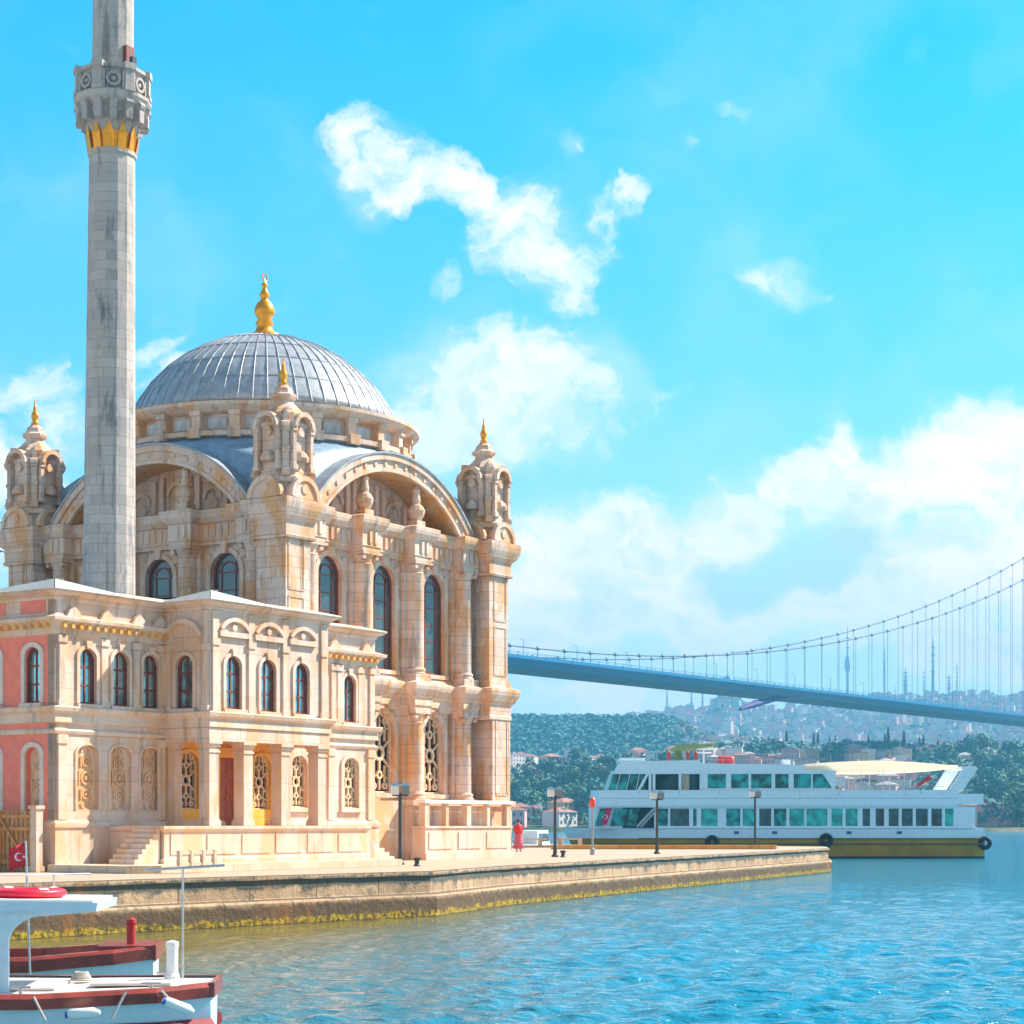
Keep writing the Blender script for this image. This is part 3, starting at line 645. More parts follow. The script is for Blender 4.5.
def facade(k):
    """one of the great arched sides, in face coordinates (s along x, outwards -y)"""
    made = []
    WC = (4.3, 8.0, 11.7); CC = (2.45, 6.15, 9.85, 13.55); d0 = 1.3
    b = mb()
    b.panel(1.2, 14.8, 2.5, 7.05, [arch(c, 1.5, 2.9, 6.35) for c in WC], d=d0, t=0.4)
    b.panel(1.2, 14.8, 7.0, 13.4, [arch(c, 1.6, 8.25, 12.75) for c in WC], d=d0, t=0.24)
    # tympanum behind the great arch
    b.panel(1.8, 14.2, 14.3, 14.6, [], d=2.55)
    b.extr(arc(8, 10.3, 6.5, rad(38), rad(142), 24), 2.35, 2.6)
    for c in CC:   # pilasters behind the columns
        b.box(c-0.62, c+0.62, 1.08, d0+0.05, 2.5, 7.0); b.box(c-0.6, c+0.6, 1.1, d0+0.05, 8.0, 13.3)
    made.append(b.build('facade_wall', STONE, mosque))
    b = mb()
    for c in WC:   # archivolts, sills and keystones
        for z0, z1, w in ((2.9, 6.35, 1.5), (8.25, 12.75, 1.6)):
            h = arch(c, w, z0, z1)[1:]; h2 = arch(c, w+0.44, z0, z1+0.22)[1:]
            b.strip([h2[0]]+h2[1:]+[(c-w/2-0.22, z0)], [h[0]]+h[1:]+[(c-w/2, z0)], d0-0.09, d0+0.02)
            b.extr([(c-0.13, z1-0.05), (c+0.13, z1-0.05), (c+0.2, z1+0.42), (c-0.2, z1+0.42)], d0-0.2, d0)
            b.box(c-1.0, c+1.0, d0-0.16, d0+0.02, z0-0.2, z0-0.02)
        # panels over and beside the windows
        b.box(c-0.75, c+0.75, d0-0.06, d0, 6.62, 6.9)
        for s in (-1, 1): b.extr(arc(c+s*0.95, 12.62, 0.16, 0, 2*PI*.97, 10), d0-0.08, d0)
    # tympanum ornament
    for s in (-4.1, -2.05, 0, 2.05, 4.1):
        top = 10.3+math.sqrt(6.3**2-s*s)-0.25
        for q in (-0.78, 0.78):
            tq = 10.3+math.sqrt(max(0.1, 6.2**2-(s+q)**2))-0.1
            if tq > 14.9: b.box(8+s+q-0.12, 8+s+q+0.12, 2.2, 2.36, 14.5, tq)
        if top > 15.4:
            zt = min(top-0.25, 16.1)
            b.strip(arc(8+s, zt-0.5, 0.56, 0, PI, 12), arc(8+s, zt-0.5, 0.4, 0, PI, 12), 2.25, 2.37)
            b.extr(arc(8+s, 15.05, 0.3, 0, 2*PI*.97, 12), 2.26, 2.36)
    made.append(b.build('mouldings', TRIM, mosque))
    # great arch
    b = mb(); h = math.acos(4.0/7.0)
    b.strip(arc(8, 10.3, 7.0, PI/2-h, PI/2+h, 36), arc(8, 10.3, 6.42, PI/2-h, PI/2+h, 36), 0.62, 2.6)
    b.strip(arc(8, 10.3, 7.12, PI/2-h, PI/2+h, 36), arc(8, 10.3, 6.86, PI/2-h, PI/2+h, 36), 0.50, 0.80)
    b.strip(arc(8, 10.3, 6.52, PI/2-h, PI/2+h, 36), arc(8, 10.3, 6.36, PI/2-h, PI/2+h, 36), 0.56, 0.74)
    for i in range(19):
        a = PI/2-h+2*h*i/18
        x, z = 8+6.69*math.cos(a), 10.3+6.69*math.sin(a); b.extr(arc(x, z, 0.1, 0, 2*PI*.95, 8), 0.57, 0.66)
    ga = b.build('gable_arch', TRIM, mosque); made.append(ga)
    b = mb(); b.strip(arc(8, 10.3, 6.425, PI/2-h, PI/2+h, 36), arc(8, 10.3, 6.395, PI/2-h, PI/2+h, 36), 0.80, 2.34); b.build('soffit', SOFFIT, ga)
    b = mb(); b.strip(arc(8, 10.3, 7.2, PI/2-h, PI/2+h, 36), arc(8, 10.3, 7.12, PI/2-h, PI/2+h, 36), 0.44, 2.9); b.build('flashing', LEAD, ga)
    # entablatures breaking forward over the columns
    def plan(dm, df, hw):
        pts = [(1.3, dm)]
        for c in CC: pts += [(c-hw, dm), (c-hw, df), (c+hw, df), (c+hw, dm)]
        return pts+[(14.7, dm)]
    b = mb()
    b.sweep(plan(1.1, 0.5, 0.60), [(-0.3, 6.5), (0.0, 6.55), (0.0, 6.72), (0.06, 6.75), (0.04, 7.05), (0.16, 7.2), (0.3, 7.45), (0.34, 7.6), (0.34, 7.72), (0.02, 7.82), (-0.2, 8.1), (-0.4, 8.1)])
    b.sweep(plan(1.1, 0.5, 0.60), [(-0.3, 13.05), (0.0, 13.1), (0.0, 13.25), (0.05, 13.28), (0.02, 13.32), (0.02, 13.95), (0.12, 14.0), (0.26, 14.2), (0.3, 14.35), (0.3, 14.5), (0.05, 14.58), (-1.6, 14.6)])
    # frieze strips
    x = 1.6
    while x < 14.5:
        on = any(abs(x-c) < 0.58 for c in CC); f = 0.48 if on else 1.08
        if not any(0.46 < abs(x-c) < 0.8 for c in CC): b.box(x-0.09, x+0.09, f-0.07, f+0.05, 13.38, 13.9)
        x += 0.37
    made.append(b.build('entablature', TRIM, mosque))
    # columns
    for c in CC:
        for z0, z1 in ((2.6, 6.5), (8.05, 13.05)):
            b = mb(); r = 0.43
            b.lathe([(0.53, z0), (0.53, z0+0.12), (0.47, z0+0.16), (0.51, z0+0.28), (r, z0+0.38), (r*1.0, z0+1.4), (r*0.9, z1-0.55), (r*0.98, z1-0.5), (r*0.9, z1-0.45), (r*1.0, z1-0.25), (r*1.22, z1-0.1)], c, 0.98, 20)
            b.box(c-0.57, c+0.57, 0.47, 1.2, z0-0.25, z0+0.06); b.box(c-0.58, c+0.58, 0.47, 1.2, z1-0.11, z1+0.08)
            for q in (-1, 1): b.tube((c+q*0.43, 0.52, z1-0.22), (c+q*0.43, 0.8, z1-0.22), 0.11, n=10)
            o = b.build('column', STONE, mosque); smooth_angle(o, 35); made.append(o)
    for c in CC:      # pinnacles on the cornice
        b = mb(); b.box(c-0.3, c+0.3, 0.6, 1.15, 14.55, 14.85)
        b.lathe([(0.22, 14.85), (0.36, 15.1), (0.4, 15.3), (0.3, 15.5), (0.18, 15.6), (0.2, 15.75), (0.16, 16.1), (0.2, 16.2), (0.1, 16.35), (0.1, 16.5), (1e-3, 16.6)] if 5 < c < 11 else [(0.22, 14.85), (0.3, 15.0), (0.2, 15.15), (1e-3, 15.3)], c, 0.88, 12)
        made.append(b.build('pinnacle', STONE, mosque))
    for c in WC:
        made.append(hall_window(mosque, c, 1.6, 8.25, 12.75, d0+0.23, k))
        b = mb(); tracery(b, c, 1.5, 2.9, 6.35, d0+0.16, d0+0.26)
        g = b.build('grille', TRAC, mosque); made.append(g)
        b = mb(); b.panel(c-0.76, c+0.76, 2.88, 6.4, [], d=d0+0.38); b.build('backing', DARK, g)
    return made
f0 = facade(0)
for o in list(f0): link_copy(o, mosque, rz=-PI/2)
for o in list(f0):
    if o.name.startswith(('facade_wall', 'gable_arch', 'entablature', 'mouldings')): link_copy(o, mosque, rz=PI/2)

# ------------------------------------------------------------------ sultan's pavilion in front of the hall
pav = thing('pavilion', 'two storey pink and cream stone pavilion with columned porch attached to the domed mosque', 'pavilion', bp(-6, -8), TH)
def pm(): return MB(origin=(-6, 8, 0))
FX, RY, CY, CX0, CX1, EX = -14.42, -2.4, -4.49, -9.35, -2.94, 2.62     # front face, sunny face, projecting block, its two ends, end of the wing
FLY = 18.4
RIGHT = Matrix.Translation((0, RY, 0))
CENTRE = Matrix.Translation((0, CY, 0))
def minusx(x0): return Matrix.Translation((x0, 0, 0)) @ Matrix.Rotation(-PI/2, 4, 'Z')   # s = -y, outward -x
FRONT = minusx(FX); CSIDE = minusx(CX0)
WZ0, WZ1 = 5.55, 7.38
def wh(c, w=0.76): return arch(c, w, WZ0, WZ1, rise=w*0.42)
def pav_window(c, w, M, z0=WZ0, z1=WZ1, deep=0.2, rise=None, style=''):
    rise = w*0.42 if rise is None else rise
    b = pm(); b.M = M; hole = arch(c, w, z0, z1, rise=rise)
    hi = [(c+(x-c)*0.84, z0+0.07+(z-z0)*(z1-z0-0.14)/(z1-z0)) for x, z in hole]
    b.strip(hole+[hole[0]], hi+[hi[0]], deep-0.1, deep)
    for i in (1, 2): b.box(c-w*0.45, c+w*0.45, deep-0.085, deep-0.02, z0+(z1-z0)*i/3.0-0.03, z0+(z1-z0)*i/3.0+0.03)
    b.box(c-0.025, c+0.025, deep-0.08, deep-0.02, z0+0.05, z1-0.05)
    # lining of the jambs in wood
    b.box(c+w/2-0.03, c+w/2-0.004, 0.07, deep, z0+0.005, z1-rise); b.box(c-w/2+0.004, c-w/2+0.03, 0.07, deep, z0+0.005, z1-rise)
    o = b.build('window', WOODD, pav)
    b = pm(); b.M = M; b.panel(c-w/2-0.02, c+w/2+0.02, z0-0.02, z1+0.02, [], d=deep-0.045); b.build('pane', GLASS, o)
    b = pm(); b.M = M; b.box(c-w/2-0.16, c+w/2+0.16, -0.16, 0.02, WZ0-0.14, WZ0-0.02); b.build('sill', PAVT, o)
    b = pm(); b.M = M
    if style == 'pale': surround(b, c, w, z0, z1, rise, 0.16, -0.07); b.build('surround', WHITE_ST, o)
    else:
        surround(b, c, w, z0, z1, rise)
        if style != 'side': b.extr([(c-0.09, z1), (c+0.09, z1), (c+0.13, z1+0.25), (c-0.13, z1+0.25)], -0.11, 0)
        b.build('surround', PAVT, o)
    if style == 'pediment':
        b = pm(); b.M = M
        b.strip(arc(c, 7.72, 0.98, rad(38), rad(142), 14), arc(c, 7.72, 0.84, rad(38), rad(142), 14), -0.16, 0.01)
        b.box(c-0.78, c+0.78, -0.13, 0.01, 8.02, 8.2); b.extr(arc(c, 8.36, 0.12, 0, 2*PI*.95, 10), -0.1, 0); b.build('pediment', PAVT, o)
    if style == 'side':
        b = pm(); b.M = M; b.strip(arc(c, 7.62, 1.0, rad(25), rad(155), 14), arc(c, 7.62, 0.84, rad(25), rad(155), 14), -0.2, 0.01); b.build('pediment', PAVT, o)
    return o
def surround(b, c, w, z0, z1, rise, wd=0.13, d=-0.06):
    h = arch(c, w, z0, z1, rise=rise)[1:]+[(c-w/2, z0)]; h2 = arch(c, w+2*wd, z0, z1+wd, rise=rise+wd*0.6)[1:]+[(c-w/2-wd, z0)]
    b.strip(h2, h, d, 0.02)
def sill(b, c, w): b.box(c-w/2-0.16, c+w/2+0.16, -0.16, 0.02, WZ0-0.14, WZ0-0.02)
LW = (-13.0, -11.48, -10.05); CW = (-8.15, -6.33, -4.46); SW = (-1.05, 0.96); GR = (-2.12, 1.05)
FW = [1.37-1.92*i for i in range(10)]                   # front windows, measured along w = -y
WHITE_ST = plain('pale_stone_surround', (0.74, 0.60, 0.52), 0.7, var=0.1, scale=4, dirt=(0.5, 0.4, 0.33))
def walls():
    b = pm()
    blind = [arch(c, 0.98, 2.05, 4.18, rise=0.32) for c in LW]
    b.M = RIGHT
    b.panel(FX, CX0, 4.9, 9.12, [wh(c) for c in LW], t=0.32); b.panel(FX, CX0, 0, 4.92, blind, t=0.1)
    b.panel(CX1, EX, 4.9, 9.12, [wh(c) for c in SW], t=0.32); b.panel(CX1-0.01, EX, 0, 4.92, [arch(c, 0.95, 2.2, 4.15, rise=0.36) for c in GR], t=0.3)
    b.M = CENTRE; b.panel(CX0, CX1, 4.75, 9.2, [wh(c, 0.82) for c in CW], t=0.32)
    b.M = CSIDE; b.panel(-RY, -CY, 4.75, 9.2, [wh(3.36, 0.8)], t=0.32)
    b.M = Matrix.Identity(4)
    b.box(CX1-0.3, CX1, CY+0.003, RY, 4.75, 9.2)
    b.box(EX-0.3, EX, RY+0.003, 1.3, 0, 9.12)
    b.build('wall', PAV, pav)
    b = pm(); b.box(FX, EX, FLY-0.3, FLY, 0, 9.12); b.box(EX-0.3, EX, 16.2, FLY-0.299, 0.001, 9.12); b.build('rear_wall', PAV, pav)
    b = pm(); b.M = FRONT
    b.panel(-FLY, 2.08, 0, 8.42, [wh(c, 0.72) for c in FW]+[arch(c, 0.72, 1.6, 4.1, rise=0.3) for c in FW], t=0.3)
    b.build('pink_wall', PINK, pav)
    b = pm(); b.M = FRONT; b.panel(2.08, 2.4, 0, 9.12, [], d=-0.02); b.panel(-FLY, 2.4, 8.36, 9.12, [], d=-0.005)
    b.box(2.08, 2.4, -0.02, 0.05, 0, 9.1)
    b.build('corner_strip', PAV, pav)
    for i in range(10): b = pm(); b.M = FRONT; b.box(FW[i]-0.58, FW[i]+0.58, -0.03, 0.02, 8.5, 8.92); b.build('attic_panel', PINK, pav)
    b = pm()       # inside: floors and dark interior so that nothing shines through
    b.box(FX+0.45, EX-0.45, RY+0.4, FLY-0.4, 0.0, 9.0); b.box(CX0+0.4, CX1-0.35, CY+0.4, RY+0.41, 4.9, 9.0)
    b.build('interior', DARK, pav)
    b = pm(); b.box(CX0+0.02, CX1-0.02, CY+0.02, RY-0.0, 4.6, 4.76); b.build('porch_ceiling', PORCH, pav)
walls()
def trims():
    b = pm()
    out_all = [(FX, RY), (CX0, RY), (CX0, CY), (CX1, CY), (CX1, RY), (EX, RY), (EX, 1.2)]
    left = [(EX, 17.0), (EX, FLY), (FX, FLY), (FX, RY)]
    # belt at the upper floor
    belt = [(0, 4.86), (0.1, 4.9), (0.08, 5.18), (0.2, 5.26), (0.24, 5.38), (0.2, 5.42), (0, 5.43)]
    b.sweep(left[:-1]+out_all, belt)
    # lower string course
    s2 = [(0, 4.5), (0.05, 4.52), (0.09, 4.62), (0.05, 4.68), (0, 4.7)]
    b.sweep([(CX1, RY), (EX, RY), (EX, 1.2)], s2); b.sweep([(FX, FLY), (FX, RY), (CX0, RY)], s2)
    b.box(CX0-0.05, CX1+0.05, CY-0.04, CY+0.5, 4.42, 4.86); b.box(CX0-0.04, CX0+0.5, CY+0.5, RY-0.003, 4.42, 4.86); b.box(CX1-0.5, CX1+0.04, CY+0.5, RY-0.003, 4.42, 4.86)
    # bracketed cornice on the set back walls
    corn = [(0, 7.74), (0.07, 7.78), (0.07, 7.95), (0.12, 7.98), (0.14, 8.08), (0.34, 8.2), (0.36, 8.3), (0.05, 8.4), (0, 8.42)]
    b.sweep([(FX, FLY), (FX, RY), (CX0, RY)], corn); b.sweep([(CX1, RY), (EX, RY), (EX, 1.2)], corn)
    b.build('cornice', PAVT, pav)
    b = pm()
    def brackets(M, s0, s1, step=0.36):
        b = pm(); b.M = M; n = int((s1-s0)/step)
        for i in range(n): s = s0+(i+0.5)*(s1-s0)/n; b.extr([(s-0.06, 7.97), (s+0.06, 7.97), (s+0.06, 8.16), (s-0.06, 8.16)], -0.28, 0.0)
        b.build('brackets', OCHRE, pav)
    brackets(RIGHT, FX, CX0); brackets(RIGHT, CX1, EX); brackets(FRONT, -FLY, 2.4)
    b = pm()
    for c in (-13.75, -12.25, -10.75, -9.7, -0.1, 1.9): b = pm(); b.M = RIGHT; b.extr([(c-0.34, 8.36), (c+0.34, 8.36), (c+0.2, 8.56), (c, 8.7), (c-0.2, 8.56)], -0.2, -0.05); b.build('crest', PAVT, pav)
    # top cornice and white coping
    b = pm()
    b.sweep(left[:-1]+out_all, [(0, 8.88), (0.05, 8.92), (0.08, 9.02), (0.3, 9.12), (0.32, 9.16), (0, 9.165)])
    b.build('top_cornice', PAVT, pav)
    b = pm()
    b.sweep(left[:-1]+out_all, [(-0.4, 9.16), (0.34, 9.165), (0.36, 9.20), (0.34, 9.24), (-0.4, 9.42)])
    b.build('coping', PAVT, pav); b = pm()
    # raised corners of the coping, in white sheet
    def acroter(x, y, ux, uy, L=3.2):
        for i in range(10):
            t0, t1 = i/10*L, (i+1)/10*L; h0, h1 = 0.24*(1-t0/L), 0.24*(1-t1/L)
            nx, ny = uy, -ux
            vs = []
            for t, h in ((t0, h0), (t1, h1)):
                for q, z in ((0.40, 9.2), (0.40, 9.25+h), (0.0, 9.3+h), (0.0, 9.2)): vs.append((x+ux*t+nx*q, y+uy*t+ny*q, z))
            b.add(vs, [(0, 4, 5, 1), (1, 5, 6, 2), (2, 6, 7, 3)])
    for (x, y) in ((FX, RY), (CX0, CY)):
        b = pm(); acroter(x-0.38, y, 1, 0)
        b.M = Matrix.Identity(4)
        for i in range(10):
            L = 4.0 if x == FX else 2.2; t0, t1 = i/10*L, (i+1)/10*L; h0, h1 = 0.24*(1-t0/L), 0.24*(1-t1/L)
            vs = []
            for t, h in ((t0, h0), (t1, h1)):
                for q, z in ((-0.40, 9.2), (-0.40, 9.25+h), (0.0, 9.3+h), (0.0, 9.2)): vs.append((x+q, y-0.38+t, z))
            b.add(vs, [(1, 5, 4, 0), (2, 6, 5, 1), (3, 7, 6, 2)])
        b.build('roof_corner', COPING, pav)
    # low lead roof
    b = pm()
    b.add([(FX+.38, RY+.38, 9.40), (0, RY+.38, 9.40), (0, FLY-.38, 9.40), (FX+.38, FLY-.38, 9.40), (FX+5, RY+6, 9.75), (-1, RY+6, 9.75), (-1, FLY-6, 9.75), (FX+5, FLY-6, 9.75)], [(0, 1, 5, 4), (1, 2, 6, 5), (2, 3, 7, 6), (3, 0, 4, 7), (4, 5, 6, 7)])
    b.add([(CX0+.38, CY+.38, 9.41), (CX1-.38, CY+.38, 9.41), (CX1-.38, RY+3, 9.6), (CX0+.38, RY+3, 9.6)], [(0, 1, 2, 3)])
    b.add([(-0.5, RY+.38, 9.405), (EX-.38, RY+.38, 9.405), (EX-.38, 1.3, 9.5), (-0.5, 1.3, 9.5)], [(0, 1, 2, 3)])
    b.build('roof', LEAD, pav)
    # window surrounds, pediments, pilasters
    def pilaster(M, c, hw, z0, z1, caps):
        b = pm(); b.M = M; b.box(c-hw, c+hw, -0.07, 0.01, z0, z1)
        for a0, a1 in caps: b.box(c-hw-0.045, c+hw+0.045, -0.11, 0.011, a0, a1)
        b.build('pilaster', PAVT, pav)
    up = ((7.5, 7.738), (5.431, 5.63)); low = ((4.2, 4.48),); tall = ((7.7, 7.92), (5.431, 5.65))
    for c in (FX+0.26, -12.25, -10.77, -9.55, -0.05, 2.38, 1.62, 0.3): pilaster(RIGHT, c, 0.14, 5.432, 7.739, up)
    for c in (FX+0.26, -9.55, -0.2, 2.3): pilaster(RIGHT, c, 0.18, 1.705, 4.499, low)
    for c in (CX0+0.26, -7.24, -5.4, CX1-0.3): pilaster(CENTRE, c, 0.15, 5.432, 8.879, tall)
    for c in (2.58, 4.3): pilaster(CSIDE, c, 0.15, 5.432, 8.879, up)
    # base course
    b = pm(); b.sweep([(FX, FLY), (FX, RY), (CX0+3, RY)], [(0.10, 0), (0.10, 1.42), (0.16, 1.46), (0.16, 1.6), (0.02, 1.7), (0, 1.7)])
    b.sweep([(CX1-1, RY), (EX, RY), (EX, 0.4)], [(0.10, 0), (0.10, 1.42), (0.16, 1.46), (0.16, 1.6), (0.02, 1.7), (0, 1.7)])
    b.build('base_course', PAVT, pav)
trims()
for c in LW: pav_window(c, 0.76, RIGHT)
for c in SW: pav_window(c, 0.76, RIGHT)
for c in CW: pav_window(c, 0.82, CENTRE, style='pediment')
pav_window(3.36, 0.8, CSIDE, style='side')
for c in FW[:2]: pav_window(c, 0.72, FRONT, style='pale')
for c in FW[2:]: pav_window(c, 0.72, FRONT, style='pale')
def ornate(b, c, z0, z1, w, d):
    cz = (z0+z1)/2
    for zz, r in ((cz, w*0.30), (cz+(z1-z0)*0.27, w*0.22), (cz-(z1-z0)*0.27, w*0.22)):
        b.strip(arc(c, zz, r, 0, 2*PI, 14), arc(c, zz, r*0.68, 0, 2*PI, 14), d, d+0.06); b.extr(arc(c, zz, r*0.3, 0, 2*PI*.95, 8), d, d+0.06)
        for q in (-1, 1): b.extr([(c+q*r*1.25-0.03, zz-r), (c+q*r*1.25+0.03, zz-r), (c+q*r*1.25+0.03, zz+r), (c+q*r*1.25-0.03, zz+r)], d, d+0.06)
    for q in (-1, 1): b.strip(arc(c, cz+q*(z1-z0)*0.42, w*0.3, 0 if q > 0 else PI, PI if q > 0 else 2*PI, 10), arc(c, cz+q*(z1-z0)*0.42, w*0.2, 0 if q > 0 else PI, PI if q > 0 else 2*PI, 10), d, d+0.06)
for c in LW:
    b = pm(); b.M = RIGHT; b.panel(c-0.5, c+0.5, 2.0, 4.2, [], d=0.095); ornate(b, c, 2.1, 4.1, 0.8, 0.05); o = b.build('carved_panel', CARVE, pav); b = pm(); b.M = RIGHT; surround(b, c, 0.98, 2.05, 4.18, 0.32, 0.08, -0.04); b.build('surround', PAVT, o)
for c in FW:
    b = pm(); b.M = FRONT; b.panel(c-0.38, c+0.38, 1.58, 4.12, [], d=0.2); ornate(b, c, 1.7, 4.0, 0.6, 0.14); o = b.build('carved_panel', CARVE, pav); b = pm(); b.M = FRONT; surround(b, c, 0.72, 1.6, 4.1, 0.3, 0.16, -0.07); b.build('surround', WHITE_ST, o); b = pm(); b.M = FRONT; b.box(c-0.6, c+0.6, -0.12, 0.02, 1.42, 1.58); b.build('sill', WHITE_ST, o)
def porch():
    # back wall in warm ochre stone, with door and grille openings
    b = pm(); b.M = RIGHT
    holes = [arch(-8.15, 0.97, 2.1, 4.1, rise=0.36), arch(-4.26, 0.97, 2.1, 4.1, rise=0.36), [(-6.58, 1.5), (-5.62, 1.5), (-5.62, 3.95), (-6.58, 3.95)]]
    b.panel(CX0, CX1-0.012, 0, 4.9, holes, d=-0.004, t=0.3)
    surround(b, -8.15, 0.97, 2.1, 4.1, 0.36, 0.12, -0.07); surround(b, -4.26, 0.97, 2.1, 4.1, 0.36, 0.12, -0.07)
    b.strip([(-6.76, 1.5), (-6.76, 4.13), (-5.44, 4.13), (-5.44, 1.5)][::-1], [(-6.58, 1.5), (-6.58, 3.95), (-5.62, 3.95), (-5.62, 1.5)][::-1], -0.08, 0)
    b.box(-6.9, -5.3, -0.16, 0, 4.13, 4.3)
    b.build('porch_wall', PORCH, pav)
    b = pm(); b.M = RIGHT
    for q in (0, 1):
        x0 = -6.57+q*0.475; b.box(x0, x0+0.465, 0.14, 0.2, 1.5, 3.94)
        for z0, z1 in ((1.65, 2.35), (2.45, 3.15), (3.25, 3.8)): b.box(x0+0.08, x0+0.385, 0.12, 0.15, z0, z1)
    dr = b.build('door', WOODB, pav)
    b = pm(); b.M = RIGHT; b.sphere((-6.05, 0.09, 2.5), 0.045, 8, 6); b.build('handle', GOLD, dr)
    for c in (-8.15, -4.26)+GR:
        w = 0.97 if c < -3 else 0.95; z0, z1 = (2.1, 4.1) if c < -3 else (2.2, 4.15)
        b = pm(); b.M = RIGHT; tracery(b, c, w, z0, z1, 0.1, 0.2); g = b.build('grille', TRAC, pav)
        b = pm(); b.M = RIGHT; b.panel(c-0.5, c+0.5, z0-0.02, z1+0.02, [], d=0.29); b.build('backing', DARK, g)
        if c > -3: b = pm(); b.M = RIGHT; surround(b, c, 0.95, 2.2, 4.15, 0.36, 0.16, -0.07); b.box(c-0.66, c+0.66, -0.12, 0.01, 2.02, 2.18); b.build('surround', PAVT, g)
    # pillars
    for i, c in enumerate((-9.08, -7.32, -5.3, -3.24)):
        for y in ((CY+0.27,) if i in (1, 2) else (CY+0.27, RY-0.22)):
            b = pm(); h = 0.26 if y < -3 else 0.2
            b.box(c-h*0.9, c+h*0.9, y-h*0.9, y+h*0.9, 1.5, 4.45)
            for z0, z1, q in ((1.5, 1.68, 0.05), (1.68, 1.74, 0.02), (4.02, 4.1, 0.03), (4.22, 4.32, 0.04), (4.32, 4.46, 0.09)): b.box(c-h-q+0.02, c+h+q-0.02, y-h-q+0.02, y+h+q-0.02, z0, z1)
            b.build('pillar', PAVT, pav)
porch()
def terrace():
    b = pm(); TX0, TX1, TY = -12.05, -1.15, -4.95
    b.prism([(TX0, TY), (TX1, TY), (TX1, RY-0.1), (TX0, RY-0.1)], 0.0, 1.36)
    b.sweep([(TX0, RY-0.1), (TX0, TY), (TX1, TY), (TX1, RY-0.1)], [(0, 1.3), (0.06, 1.34), (0.1, 1.4), (0.1, 1.5), (0.0, 1.502), (-0.6, 1.503)])
    b.box(TX0, TX1, TY, RY-0.1, 1.36, 1.501)
    b.sweep([(TX0, RY-0.1), (TX0, TY), (TX1, TY), (TX1, RY-0.1)], [(0.08, 0.2), (0.08, 0.4), (0.0, 0.46)])
    for i in range(6):
        x0 = TX0+0.3+i*(TX1-TX0-0.3)/6; x1 = x0+(TX1-TX0-0.3)/6-0.3
        b.box(x0, x1, TY-0.03, TY+0.1, 0.55, 1.22)
    b.build('terrace', PAVT, pav)
    b = pm(); n = 7
    for i in range(n):
        b.box(TX0-0.2-(n-1-i)*0.175, TX0-0.09, -4.85, -3.7, 0.25+0.165*i, 0.25+0.165*(i+1))
    b.build('stairs', PAVT, pav)
    b = pm(); n = 8
    for i in range(n):
        b.box(TX1+0.1, TX1+0.35+(n-1-i)*0.32, -4.5, RY-0.18, 0.16*i, 0.16*(i+1))
    b.build('stairs', PAVT, pav)
terrace()

